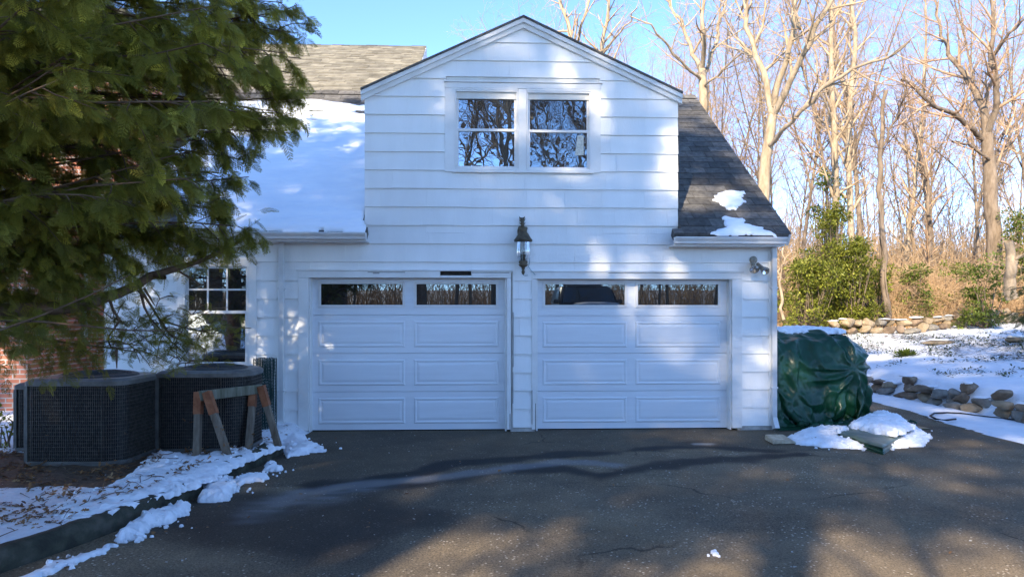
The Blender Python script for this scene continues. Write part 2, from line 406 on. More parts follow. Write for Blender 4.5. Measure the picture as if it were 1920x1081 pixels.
w2_ = sash_window(987, 1107, 160, 313, 236, 'right sash window of the dormer pair with a pale patch in its lower corner', pane_mats=(M['pane_up2'], M['pane_up2']))
# pale sheet on the lower right pane, painted as daylight through a far opening
yv = .0045
MB().add([(fx(1078), yv, fz(0,282)), (fx(1094.5), yv, fz(0,281)), (fx(1094.5), yv, fz(0,243)), (fx(1083), yv, fz(0,243)),
          (fx(1078), yv+.001, fz(0,282)), (fx(1094.5), yv+.001, fz(0,281)), (fx(1094.5), yv+.001, fz(0,243)), (fx(1083), yv+.001, fz(0,243))],
         [(0,1,2,3),(7,6,5,4),(0,4,5,1),(1,5,6,2),(2,6,7,3),(3,7,4,0)]).build('painted_daylight', mat('daylight_paint',(.45,.42,.34),(.75,.72,.62),.7,30,ramp=(.3,.6)), w2_)
mb = MB()
T(mb,834,853,155,316,-.026,.05); T(mb,1107,1126,155,316,-.026,.05); T(mb,834,1126,144.5,154.8,-.027,.05); T(mb,971.3,986.7,156,314,-.036,.05)
T(mb,853,971,155,158.6,-.028,.05); T(mb,987,1107,155,159.6,-.028,.05)
T(mb,832,1129,141.5,144.2,-.042,.04)
T(mb,848,1112,313.6,317.5,-.055,.04)
mb.build('window_casing', M['trim'], house, .003)
w3_ = sash_window(345, 467, 495, 687, 585, 'left ground floor sash window behind the cedar', grid=(3,2), pane_mats=(M['pane_low'], M['pane_low2']))
mb = MB(); T(mb,333,344.8,486,690,-.03,.05); T(mb,467.2,482,486,690,-.03,.05); T(mb,333,482,484.5,494.8,-.031,.05); T(mb,331,484,687.2,694,-.05,.05)
mb.build('window_casing', M['trim'], house, .003)

# --- dormer roof and rakes
def rake(mb, x0, z0, x1, z1, w, y0, y1, off):
    dx, dz = x1-x0, z1-z0; L = math.hypot(dx,dz); nx, nz = -dz/L, dx/L
    if nz < 0: nx, nz = -nx, -nz
    pts = [(x0+nx*off, z0+nz*off), (x1+nx*off, z1+nz*off), (x1+nx*(off-w), z1+nz*(off-w)), (x0+nx*(off-w), z0+nz*(off-w))]
    if x0 > x1: pts = pts[::-1]
    mb.prism(pts, y0, y1)
ovL, ovR = fx(678), fx(1277)
zl = GZ - gs*(DL-ovL)
A = (APX, APZ); LL = (ovL, zl); RR = (ovR, zl)
mb = MB()
up = lambda x, o: (APZ - gs*abs(x-APX)) + o        # parallel offset in z
def band(mb, o1, o0, y0, y1):
    mb.prism([(ovL,up(ovL,o0)),(APX,up(APX,o0)),(APX,up(APX,o1)),(ovL,up(ovL,o1))], y0, y1)
    mb.prism([(APX,up(APX,o0)),(ovR,up(ovR,o0)),(ovR,up(ovR,o1)),(APX,up(APX,o1))], y0, y1)
band(mb, .085, -.035, -.055, -.0); band(mb, .088, .03, -.085, -.0552); 
mb.build('rake_board', M['trim'], house, .002)
mb = MB(); band(mb, .118, .09, -.10, 4.2); mb.build('dormer_roof', M['shingle'], house)
mb = MB(); T(mb,676,684.5,437.5,441,-.08,.2); mb.build('flashing', M['trim'], house)

# --- main roof of the garage (front slope shingled tab by tab)
ey, ez = -.30, EZ-.01; SL = math.hypot(RY-ey, RZ-ez); tx = ((RY-ey)/SL, (RZ-ez)/SL); nrm = (-tx[1], tx[0])
def rp(x, s, h): return (x, ey+tx[0]*s+nrm[0]*h, ez+tx[1]*s+nrm[1]*h)
RX0, RX1 = WL-.12, fx(1462)
def roofpiece(x0,x1,s0,s1,h0,h1): return [rp(x0,s0,h0),rp(x1,s0,h0),rp(x1,s1,h0),rp(x0,s1,h0),rp(x0,s0,h1),rp(x1,s0,h1),rp(x1,s1,h1),rp(x0,s1,h1)]
mb = MB(); mb.hexa(roofpiece(RX0, DL, 0, SL, -.10, 0)); mb.hexa(roofpiece(DR, RX1, 0, SL, -.10, 0))
mb.hexa(roofpiece(DL, DR, .5, SL, -.10, -.004)); XGL, XGR = fx(686,-.35), fx(1266,-.35); mb.hexa(roofpiece(DL+.0005, XGL, 0, .13, -.10, -.001)); mb.hexa(roofpiece(XGR, DR-.0005, 0, .13, -.10, -.001))
by = 2*RY-ey                            # back slope
mb.hexa([(RX0,RY,RZ-.1),(RX1,RY,RZ-.1),(RX1,by,ez-.1),(RX0,by,ez-.1),(RX0,RY,RZ),(RX1,RY,RZ),(RX1,by,ez),(RX0,by,ez)])
roof = mb.build('roof', M['shingle'], house)
def tabs(x0, x1, s0, s1, exp=.205, tw=.31):
    mb = MB(); n = int((s1-s0)/exp); 
    for k in range(n):
        s = s0+k*exp; x = x0 - (k % 2)*tw/2 - (.04*((k*7) % 3))
        while x < x1:
            a, b = max(x,x0), min(x+tw-.007, x1); x += tw
            if b-a < .01: continue
            j = rnd.uniform(0,.003)
            mb.add([rp(a,s,.001),rp(b,s,.001),rp(b,s+exp,.001),rp(a,s+exp,.001),rp(a,s,.011+j),rp(b,s,.011+j),rp(b,s+exp,.004+j*.3),rp(a,s+exp,.004+j*.3)],
                   [(4,5,6,7),(0,1,5,4),(1,2,6,5),(3,0,4,7)])
    return mb
_t = tabs(DR+.005, RX1+.03, .0, SL); _u = tabs(XGR, DR+.004, 0, .14, .13); _t.add(_u.v, _u.f); _t.build('shingle_courses', M['shingle'], roof)
_t = tabs(RX0-.02, DL-.005, 0, SL); _u = tabs(DL-.004, XGL, 0, .14, .13); _t.add(_u.v, _u.f); _t.build('shingle_courses', M['shingle'], roof)
for X0, X1 in ((RX0-.02, DL), (DR, RX1+.03)):
    mb = MB(); x = X0
    while x < X1:
        e = min(x+.3, X1); h = rnd.uniform(.018,.032)
        mb.add([(x,RY-.16,RZ-.09),(e-.006,RY-.16,RZ-.09),(e-.006,RY,RZ+h),(x,RY,RZ+h),(e-.006,RY+.16,RZ-.09),(x,RY+.16,RZ-.09)], [(0,1,2,3),(3,2,4,5),(0,3,5),(1,4,2)]); x = e
    mb.build('ridge_cap', M['shingle'], roof)
# rake boards at the ends of the main roof
for X in (RX0-.02, RX1-.005):
    mb = MB(); mb.hexa(roofpiece(X, X+.03, -.02, SL, -.16, -.012))
    mb.build('rake_board', M['trim'], house)
# gutters: K profile
def gutter(px0, px1, py, label):
    y1 = -.30; xa, xb = fx(px0,-.35), fx(px1,-.35); zt = fz(0,py,-.36)
    prof = [(y1,zt),(y1-.095,zt),(y1-.105,zt-.012),(y1-.095,zt-.03),(y1-.075,zt-.055),(y1-.07,zt-.085),(y1,zt-.085)]
    n = len(prof); mb = MB()
    v = [(xa,p[0],p[1]) for p in prof]+[(xb,p[0],p[1]) for p in prof]
    mb.add(v, [tuple(range(n)), tuple(range(2*n-1,n-1,-1))]+[(i,i+1,n+i+1,n+i) for i in range(n-1)])
    mb.box(xa,xb,y1+.001,y1+.025,zt-.11,zt-.002)
    mb.box(xa,xb,y1+.026,-.001,zt-.107,zt-.09)      # soffit
    g = mb.build('gutter', M['gutter'], house); tag(g, label); return zt
gz = gutter(228, 686, 432.5, 'long gutter under the snowy left roof')
gz2 = gutter(1266, 1474, 438.5, 'short gutter under the right roof slope')
def downspout(px, pyt, zb, label, w=.062):
    x = fx(px,-.06); mb = MB(); y0, y1 = -.095, -.033
    zt = fz(0,pyt,-.06)
    mb.box(x-w/2,x+w/2,y0,y1,zb+.14,zt)
    for i in (-1,0,1): mb.box(x+i*w*.3-.004,x+i*w*.3+.004,y0-.003,y0-.0005,zb+.15,zt-.01)
    mb.hexa([(x-w/2,y0-.09,zb+.03),(x+w/2,y0-.09,zb+.03),(x+w/2,y1-.05,zb+.0),(x-w/2,y1-.05,zb+.0),(x-w/2,y0,zb+.17),(x+w/2,y0,zb+.17),(x+w/2,y1,zb+.139),(x-w/2,y1,zb+.139)])
    for zz in (zb+.55, zb+1.9): mb.box(x-w/2-.012,x+w/2+.012,y0-.004,y1+.02,zz,zz+.022)
    d = mb.build('downspout', M['gutter'], house, .002); tag(d, label)
downspout(528, 446, 0.0, 'downspout between the left window and the left garage door')
downspout(1451, 452, 0.02, 'downspout at the right corner above the splash block')
mb = MB(); mb.box(fx(1440),WR+.006,-.03,-.0,.06,EZ-.06); mb.build('corner_board', M['siding'], house)

# ================================================================= things on the wall
def lantern():
    c = on_y(981, 440, -.17); cx, cz = c[0], c[2]
    t = thing('wall_lantern', 'bronze carriage lantern with ribbed glass between the garage doors', 'wall lamp', (cx, -.02, cz-.15))
    k = 1/140.0
    z = lambda py: fz(0, py, -.17)
    mb = MB()
    mb.lathe([(.001,z(420)),(.05,z(421)),(.062,z(423)),(.05,z(427)),(.052,z(431)),(.07,z(434)),(.10,z(442)),(.124,z(446)),(.118,z(449)),(.08,z(449.5)),(.001,z(449.5))], 28, (cx,-.17,0))
    mb.build('roof_cap', M['bronze'], t)
    mb = MB(); mb.lathe([(.086,z(450)),(.088,z(458)),(.098,z(466)),(.094,z(474)),(.072,z(482)),(.052,z(486))], 96, (cx,-.17,0), ribs=24, ramp=.022)
    mb.build('glass_shade', M['clear'], t)
    mb = MB(); mb.lathe([(.001,z(486)),(.056,z(486.2)),(.06,z(489)),(.048,z(492)),(.066,z(493)),(.05,z(496)),(.02,z(499)),(.026,z(501)),(.012,z(503)),(.024,z(507)),(.016,z(511)),(.001,z(513))], 20, (cx,-.17,0))
    mb.build('finial', M['bronze'], t)
    mb = MB()
    for dx, dy in ((-.025,0),(.022,.01),(0,-.025)):
        mb.tube([(cx+dx,-.17+dy,z(486)),(cx+dx,-.17+dy,z(473))], .011, 8)
    mb.tube([(cx,-.17,z(486)),(cx,-.17,z(450))], .004, 6)
    mb.build('candle_tube', M['bronze'], t)
    mb = MB()
    for dx, dy in ((-.025,0),(.022,.01),(0,-.025)):
        mb.lathe([(.001,z(473)),(.009,z(471)),(.012,z(467)),(.006,z(462)),(.001,z(459))], 10, (cx+dx,-.17+dy,0))
    mb.build('bulb', M['clear'], t)
    mb = MB(); pts = []
    for i in range(17):
        a = math.pi*1.15*i/16; pts.append((cx-.012*math.sin(a), -.10-.07*math.cos(a)*1.0, z(416)+.09*math.sin(a)))
    mb.tube([(cx-.0,-.17,z(424))]+pts, [.016]+[.015+.003*math.sin(i*.6) for i in range(17)], 10)
    for i in range(3,15,2):      # cast leaves on the scroll
        p = Vector(pts[i]); 
        for s in (-1,1): mb.tube([p, p+Vector((s*.03,-.0,.012)), p+Vector((s*.038,.0,.03))], [.009,.007,.001], 6)
    mb.tube([(cx-.03,-.02,z(424)),(cx-.03,-.04,z(436)),(cx-.022,-.11,z(424)),(cx,-.15,z(420))], [.02,.018,.014,.012], 8)
    mb.build('scroll_bracket', M['bronze'], t)
    mb = MB(); mb.lathe([(.0,0),(.058,.0),(.05,.018),(.0,.024)], 24); 
    mb.v = [(cx-.025+x*.8, -.02-zz, z(428)+y*1.5) for x, y, zz in mb.v]; mb.build('back_plate', M['bronze'], t)
M['clear'] = bpy.data.materials.new('lamp_glass'); M['clear'].use_nodes = True
_n = M['clear'].node_tree; _g = _n.nodes.new('ShaderNodeBsdfGlossy'); _g.inputs['Roughness'].default_value = .05; _t = _n.nodes.new('ShaderNodeBsdfTransparent'); _t.inputs[0].default_value = (.88,.92,.92,1)
_f = _n.nodes.new('ShaderNodeFresnel'); _f.inputs[0].default_value = 1.7; _mx = _n.nodes.new('ShaderNodeMixShader')
_n.links.new(_f.outputs[0], _mx.inputs[0]); _n.links.new(_t.outputs[0], _mx.inputs[1]); _n.links.new(_g.outputs[0], _mx.inputs[2]); _n.links.new(_mx.outputs[0], _n.nodes['Material Output'].inputs[0])
lantern()
mb = MB(); W = lambda px, py, y=-.026: tuple(on_y(px,py,y))
mb.tube([W(977.5,488,-.06),W(977.5,498,-.03),W(979,508),W(981,515),W(984,516.5),W(990,516)], .0032, 5)
mb.tube([W(993.5,483,-.06),W(993,492,-.03),W(991,500),W(996,507,-.05),W(1001,512,-.05),W(1004,515,-.04)], .0032, 5)
tag(mb.build('lantern_cord', mat('blue_cord',(.03,.16,.22),(.05,.24,.3),.5,20)), 'thin blue wire hanging below the bronze lantern', 'wire')
def flood():
    c = on_y(1412, 492, -.02); t = thing('flood_light', 'twin-headed grey flood light at the upper right of the right garage door', 'flood light', c)
    P = lambda px, py, y: Vector(on_y(px,py,y))
    gm = mat('grey_cast',(.20,.19,.16),(.34,.32,.27),.5,25,.001,60)
    mb = MB(); b = P(1412,490,-.02)
    mb.lathe([(0,0),(.052,0),(.052,.02),(.04,.035),(.0,.035)], 20); mb.v = [(b[0]+x,-.02-zz,b[2]+.02+y) for x,y,zz in mb.v]; mb.build('mount_plate', gm, t)
    for (n0, h0, h1, rr) in (((1413,492,-.05),(1412,497,-.13),(1413,508,-.20),.062), ((1420,494,-.05),(1428,502,-.12),(1435,509,-.19),.055)):
        a, m_, e = P(*n0), P(*h0), P(*h1)
        s = MB(); s.tube([a,a.lerp(m_,.5),m_], [.022,.026,.03], 12); s.build('swivel_arm', gm, t)
        d = (e-m_).normalized(); d = (d+Vector((0,-.55,-.15))).normalized()
        q = d.to_track_quat('Z','Y'); h = MB(); h.lathe([(.001,0),(.03,.0),(.034,.04),(.045,.06),(rr,.095),(rr*1.04,.105),(rr*.96,.108),(rr*.93,.10)], 24)
        h.v = [tuple(m_ + q@Vector(v)) for v in h.v]; hd = h.build('lamp_head', gm, t)
        l = MB(); l.lathe([(rr*.93,.10),(rr*.7,.094),(rr*.4,.08),(.001,.07)], 24); l.v = [tuple(m_ + q@Vector(v)) for v in l.v]
        l.build('lens', M['lens'], hd)
M['lens'] = mat('reflector', (.55,.58,.6), (.8,.82,.84), .12, 40, .0006, 200, metal=.9)
flood()
# ================================================================= GROUND
def sm(a, b, x):
    t = min(1, max(0, (x-a)/(b-a))); return t*t*(3-2*t)
def fb(x, y, s=1, o=3): return mnoise.fractal(Vector((x*s, y*s, 3.1)), 1.0, 2.0, o)
KERB = [on_z(535,846), on_z(470,884), on_z(380,925), on_z(250,985), on_z(0,1075), on_z(-300,1180)]
KERB = [(float(p[0]), float(p[1])) for p in KERB]
KERB.append((KERB[-1][0]-1.5, KERB[-1][1]-3))
def kx(y):           # x of the kerb foot at y
    P = KERB
    if y >= P[0][1]: return P[0][0]
    for (x0,y0),(x1,y1) in zip(P, P[1:]):
        if y1 <= y <= y0: return x0+(x1-x0)*(y-y0)/(y1-y0)
    return P[-1][0]-(P[-1][1]-y)*.5
WALLPX = [(1560,668,17.0),(1625,690,15.4),(1680,722,14.4),(1740,737,13.2),(1800,752,11.9),(1860,772,10.8),(1925,800,9.9),(2050,850,8.6)]
def drive_right(y):
    P = [(6.55,6.0),(6.6,3.4),(6.5,1.6),(6.25,0.2),(6.15,-1.2),(6.6,-2.2),(8.5,-3.2),(10,-5)]
    if y >= P[0][1]: return P[0][0]
    for (x0,y0),(x1,y1) in zip(P,P[1:]):
        if y1 <= y <= y0: return x0+(x1-x0)*(y-y0)/(y1-y0)
    return 10
def wallx(y): return 7.35 if y > 0 else 7.35 + min(3.2, (-y)**1.3*.35)
def behind(x, y): return .85*sm(10.3, 13.6, -y) + max(0, -y-13.6)*.05
def yard_s(x, y):
    a = x - wallx(y); b = y - 6.2 + .12*max(0, 7-x)
    k = .6; h = max(0, k-abs(a-b))/k
    return max(a, b) + h*h*k*.25
def gz_(x, y):
    if y < -9: base = behind(x,y)
    else: base = 0
    s = yard_s(x, y)
    z = base - .02
    if s > -.1 and y > -9:
        z = sm(-.05,.28,s)*.40 + max(0,s)*.108 - max(0,s-8.5)*.07 - .02 + .03*fb(x,y,.8)
        z += .018*fb(x,y,5,2)*sm(0,1,s)
    elif x < kx(y)-.05 and y < .3:
        z = -.02 + .135*sm(.05,.26,kx(y)-x) + .02*fb(x,y,2) + .012*fb(x,y,7,2) + sm(-.8,.2,y)*.03 + base
    elif x < -5.4 and y >= .3: z = .10
    elif x > drive_right(y)+.02:
        z = .012 + .03*sm(0,.5,x-drive_right(y)) + .012*fb(x,y,3) + base
    if abs(x) > 40 or y > 40: z += .02*max(abs(x)-40, y-40, 0)
    return z
def axis(parts):
    out = []
    for a, b, st in parts: out += list(np.arange(a, b, st))
    return out + [parts[-1][1]]
xs = axis([(-90,-20,3),(-20,-7,.5),(-7,-2,.07),(-2,5.5,.25),(5.5,12,.09),(12,20,.25),(20,100,3)])
ys = axis([(-90,-30,3),(-30,-9,.6),(-9,-5.5,.2),(-5.5,1,.07),(1,15,.12),(15,30,.5),(30,140,4)])
def grid(name, xs, ys, zf, mt, attr=None, keep=None):
    nx, ny = len(xs), len(ys)
    v = np.array([(x, y, zf(x,y)) for y in ys for x in xs], dtype=np.float32)
    idx = np.arange(nx*ny).reshape(ny, nx)
    f = np.stack([idx[:-1,:-1], idx[:-1,1:], idx[1:,1:], idx[1:,:-1]], -1).reshape(-1,4)
    if keep: f = f[[keep(*v[q].mean(0)[:2]) for q in f]]
    me = bpy.data.meshes.new(name); m = len(f)
    me.vertices.add(len(v)); me.loops.add(m*4); me.polygons.add(m)
    me.vertices.foreach_set('co', v.ravel()); me.loops.foreach_set('vertex_index', f.astype(np.int32).ravel())
    me.polygons.foreach_set('loop_start', np.arange(0, m*4, 4, dtype=np.int32)); me.polygons.foreach_set('use_smooth', [True]*m)
    me.update(calc_edges=True)
    if attr:
        for k, fn in attr.items():
            a = me.attributes.new(k, 'FLOAT', 'POINT'); a.data.foreach_set('value', [float(fn(x,y)) for y in ys for x in xs])
    return link(name, me, mt)
def snowcov(x, y):      # how much snow lies here, 0..1
    s = yard_s(x, y)
    if y < -9.5: return .55
    if s > 0:
        if s < 7.3: return .90 - .30*sm(1.6,2.8,s)*(1-sm(4.6,6.0,s)) - .10*fb(x,y,.7)
        return .62 - .45*sm(7.8,9.5,s)
    if x > drive_right(y): return 1.0
    if x < kx(y):
        d = kx(y)-x
        c = .86 - .25*sm(.5,2.2,d)
        if y > -1.9 : c -= .15
        # bare litter round the condensers
        if x < -3.6 and y > -3.35: c = .25
        if x < -5.2 and y > -1.8: c = .95
        return c
    return .1
gm = bpy.data.materials.new('snowy_ground'); gm.use_nodes = True
def gmat():
    n = gm.node_tree; p = n.nodes['Principled BSDF']; L = n.links.new
    tc = n.nodes.new('ShaderNodeTexCoord'); at = n.nodes.new('ShaderNodeAttribute'); at.attribute_name = 'snow'
    def noise(sc, de=6, ro=.6, dist=0):
        t = n.nodes.new('ShaderNodeTexNoise'); t.inputs['Scale'].default_value = sc; t.inputs['Detail'].default_value = de; t.inputs['Roughness'].default_value = ro; t.inputs['Distortion'].default_value = dist
        L(tc.outputs['Object'], t.inputs[0]); return t
    def rampn(src, a, b, c1, c2):
        r = n.nodes.new('ShaderNodeValToRGB'); r.color_ramp.elements[0].position = a; r.color_ramp.elements[1].position = b
        r.color_ramp.elements[0].color = (*c1,1); r.color_ramp.elements[1].color = (*c2,1); L(src, r.inputs[0]); return r
    def math_(op, a, b):
        m = n.nodes.new('ShaderNodeMath'); m.operation = op
        for i, q in enumerate((a,b)):
            if isinstance(q, (int,float)): m.inputs[i].default_value = q
            else: L(q, m.inputs[i])
        return m.outputs[0]
    lit = rampn(noise(26,8,.75).outputs[0], .3, .72, (.035,.02,.012), (.20,.105,.05))
    lit.color_ramp.elements.new(.5).color = (.10,.062,.035,1)
    sn = rampn(noise(3).outputs[0], .3, .7, (.80,.83,.88), (.93,.94,.96))
    a = noise(9,10,.72,.4).outputs[0]; b = noise(45,4,.7).outputs[0]
    v = math_('ADD', math_('MULTIPLY', a, .75), math_('MULTIPLY', b, .35))
    th = math_('ADD', math_('MULTIPLY', at.outputs['Fac'], .52), .30)        # noise below threshold -> snow
    d = math_('MULTIPLY', math_('SUBTRACT', th, v), 22)
    cl = n.nodes.new('ShaderNodeClamp'); L(d, cl.inputs[0])
    mx = n.nodes.new('ShaderNodeMix'); mx.data_type = 'RGBA'; L(cl.outputs[0], mx.inputs[0]); L(lit.outputs[0], mx.inputs[6]); L(sn.outputs[0], mx.inputs[7])
    L(mx.outputs[2], p.inputs['Base Color']); p.inputs['Roughness'].default_value = .65
    bm = n.nodes.new('ShaderNodeBump'); bm.inputs['Distance'].default_value = .035; bm.inputs['Strength'].default_value = 1
    L(math_('ADD', math_('MULTIPLY', cl.outputs[0], .45), noise(12,7,.65).outputs[0]), bm.inputs['Height']); L(bm.outputs[0], p.inputs['Normal'])
gmat()
g = grid('ground', xs, ys, gz_, gm, {'snow': snowcov}); tag(g, kind='structure')

# --- asphalt
def seg_d(px, py, P):
    best = 9; 
    for (x0,y0),(x1,y1) in zip(P,P[1:]):
        dx,dy=x1-x0,y1-y0; t=max(0,min(1,((px-x0)*dx+(py-y0)*dy)/(dx*dx+dy*dy+1e-9)))
        best=min(best, math.hypot(px-x0-t*dx, py-y0-t*dy))
    return best
gp = lambda *q: [(float(p[0]), float(p[1])) for p in (on_z(*a) for a in q)]
BAND = gp((520,945),(560,925),(640,913),(740,903),(830,893),(905,884),(980,874),(1050,866),(1110,868),(1150,872))
TOPE = gp((600,912),(700,900),(790,887),(850,868),(950,860),(1050,853),(1150,848),(1240,838),(1330,838),(1460,846))
BOTE = gp((640,922),(700,912),(800,905),(900,892),(990,878),(1060,880),(1120,892),(1160,886),(1200,878),(1300,866),(1500,850))
GREY = gp((510,950),(600,930),(680,915))
PUD = gp((1305,832),(1330,832)); 
def wet(x,y):
    n_ = .16*fb(x,y,1.7,4)
    d1, d2 = seg_d(x,y,TOPE)+n_, seg_d(x,y,BOTE)+n_
    return max(1-sm(.06,.22,d1), 1-sm(.06,.24,d2), .75*(1-sm(.3,1.0,seg_d(x,y,gp((400,960),(560,1000),(700,960)))+.5*fb(x,y,1.3))), .5*(1-sm(0,.25,seg_d(x,y,PUD)-.12)))
def ice(x,y):
    d = seg_d(x,y,BAND)+.06*fb(x,y,3); g_ = seg_d(x,y,GREY)+.25*fb(x,y,2)
    return max(.6*(1-sm(.06,.20,d)), .55*(1-sm(.05,.42,g_))*(.5+.5*sm(-.2,.4,fb(x*.6,y*3,3))), .9*(1-sm(.03,.10,seg_d(x,y,PUD)+.03*fb(x,y,5))))
def apron(x,y):        # the older, smoother strip nearest the doors
    t = seg_d(x,y,TOPE); 
    yt = np.interp(x, [p[0] for p in TOPE], [p[1] for p in TOPE])
    return sm(-.02,.05, y-yt)
xs2 = axis([(-14,-3.9,.8),(-3.9,6.9,.045),(6.9,14,.4)])
ys2 = axis([(-60,-9,1.0),(-9,-5.6,.25),(-5.6,.2,.045),(.2,9,.3)])
def dz(x,y):
    if y > -9: return .002*fb(x,y,1.5) + (.006*fb(x,y,.6) if y<-.5 else 0)
    return behind(x,y)+.004
def dkeep(x,y):
    if y > -9:
        w = .012*fb(x,y,6)+.02*fb(x,y,2)
        if x > drive_right(y)+w: return False
        if y < -1.35 and x < kx(y)-.06: return False
        if y > -1.35 and x < KERB[0][0]-.3: return False
        return True
    return -11 < x < 10 and y > -40
am = bpy.data.materials.new('asphalt'); am.use_nodes = True
def amat():
    n = am.node_tree; p = n.nodes['Principled BSDF']; L = n.links.new
    tc = n.nodes.new('ShaderNodeTexCoord')
    def noise(sc, de=6, ro=.6):
        t = n.nodes.new('ShaderNodeTexNoise'); t.inputs['Scale'].default_value = sc; t.inputs['Detail'].default_value = de; t.inputs['Roughness'].default_value = ro
        L(tc.outputs['Object'], t.inputs[0]); return t.outputs[0]
    def ramp_(src, st):
        r = n.nodes.new('ShaderNodeValToRGB'); e = r.color_ramp.elements
        e[0].position, e[0].color = st[0][0], (*st[0][1],1); e[1].position, e[1].color = st[-1][0], (*st[-1][1],1)
        for q, c in st[1:-1]: e.new(q).color = (*c,1)
        L(src, r.inputs[0]); return r.outputs[0]
    def mix(f, a, b, ty='MIX'):
        m = n.nodes.new('ShaderNodeMix'); m.data_type = 'RGBA'; m.blend_type = ty
        for s_, q in ((0,f),(6,a),(7,b)):
            if isinstance(q, float): m.inputs[s_].default_value = q
            elif isinstance(q, tuple): m.inputs[s_].default_value = (*q,1)
            else: L(q, m.inputs[s_])
        return m.outputs[2]
    base = ramp_(noise(1.1,8,.65), [(.3,(.092,.074,.053)),(.7,(.175,.141,.100))])
    blot = ramp_(noise(.45,5,.6), [(.35,(.72,.74,.78)),(.62,(1.22,1.18,1.10))]); base = mix(1.0, base, blot, 'MULTIPLY')
    grit = ramp_(noise(62,4,.85), [(.32,(.35,.35,.35)),(.68,(2.1,2.05,1.95))])
    col = mix(1.0, base, grit, 'MULTIPLY')
    vo = n.nodes.new('ShaderNodeTexVoronoi'); vo.inputs['Scale'].default_value = 34; L(tc.outputs['Object'], vo.inputs[0])
    vs = ramp_(vo.outputs['Distance'], [(.17,(1,1,1)),(.34,(0,0,0))])
    sel = ramp_(vo.outputs['Color'], [(.60,(0,0,0)),(.66,(1,1,1))]); sel = mix(1.0, sel, ramp_(noise(2.3,3,.6), [(.42,(.15,.15,.15)),(.62,(1,1,1))]), 'MULTIPLY')
    m1 = mix(1.0, vs, sel, 'MULTIPLY'); col = mix(m1, col, (.55,.48,.38))
    vo2 = n.nodes.new('ShaderNodeTexVoronoi'); vo2.inputs['Scale'].default_value = 80; L(tc.outputs['Object'], vo2.inputs[0])
    vs2 = ramp_(vo2.outputs['Distance'], [(.12,(1,1,1)),(.24,(0,0,0))]); sel2 = ramp_(vo2.outputs['Color'], [(.55,(0,0,0)),(.6,(1,1,1))])
    col = mix(mix(1.0, vs2, sel2, 'MULTIPLY'), col, (.33,.28,.21))
    ve = n.nodes.new('ShaderNodeTexVoronoi'); ve.feature = 'DISTANCE_TO_EDGE'; ve.inputs['Scale'].default_value = .55
    nz = n.nodes.new('ShaderNodeTexNoise'); nz.inputs['Scale'].default_value = 3; nz.inputs['Detail'].default_value = 6; L(tc.outputs['Object'], nz.inputs[0])
    vm = n.nodes.new('ShaderNodeMix'); vm.data_type = 'RGBA'; vm.inputs[0].default_value = .22; L(tc.outputs['Object'], vm.inputs[6]); L(nz.outputs['Color'], vm.inputs[7]); L(vm.outputs[2], ve.inputs['Vector'])
    ck = ramp_(ve.outputs['Distance'], [(.002,(.8,.8,.8)),(.007,(0,0,0))]); ck = mix(1.0, ck, ramp_(noise(.8,3,.5), [(.53,(0,0,0)),(.60,(1,1,1))]), 'MULTIPLY')
    col = mix(ck, col, (.03,.026,.02))
    ap = n.nodes.new('ShaderNodeAttribute'); ap.attribute_name = 'apron'; col = mix(ap.outputs['Fac'], col, mix(.5, col, (.050,.045,.036)))
    we = n.nodes.new('ShaderNodeAttribute'); we.attribute_name = 'wet'; col = mix(we.outputs['Fac'], col, mix(.92, col, (.010,.010,.011)))
    ic = n.nodes.new('ShaderNodeAttribute'); ic.attribute_name = 'ice'; col = mix(ic.outputs['Fac'], col, mix(.75, col, (.27,.28,.29)))
    L(col, p.inputs['Base Color'])
    rr = n.nodes.new('ShaderNodeMapRange'); L(we.outputs['Fac'], rr.inputs[0]); rr.inputs[3].default_value = .8; rr.inputs[4].default_value = .62; L(rr.outputs[0], p.inputs['Roughness'])
    b = n.nodes.new('ShaderNodeBump'); b.inputs['Distance'].default_value = .004; b.inputs['Strength'].default_value = 1; L(noise(130,4,.7), b.inputs['Height']); L(b.outputs[0], p.inputs['Normal'])
    p.inputs['Specular IOR Level'].default_value = .15
amat()
EY = lambda f, x0=-4, y0=-6: (lambda x, y: f(x,y) if (-4<x<6.5 and -5.7<y<.2) else 0)
dr = grid('driveway', xs2, ys2, dz, am, {'wet': EY(wet), 'ice': EY(ice), 'apron': EY(apron)}, dkeep); tag(dr, kind='structure')

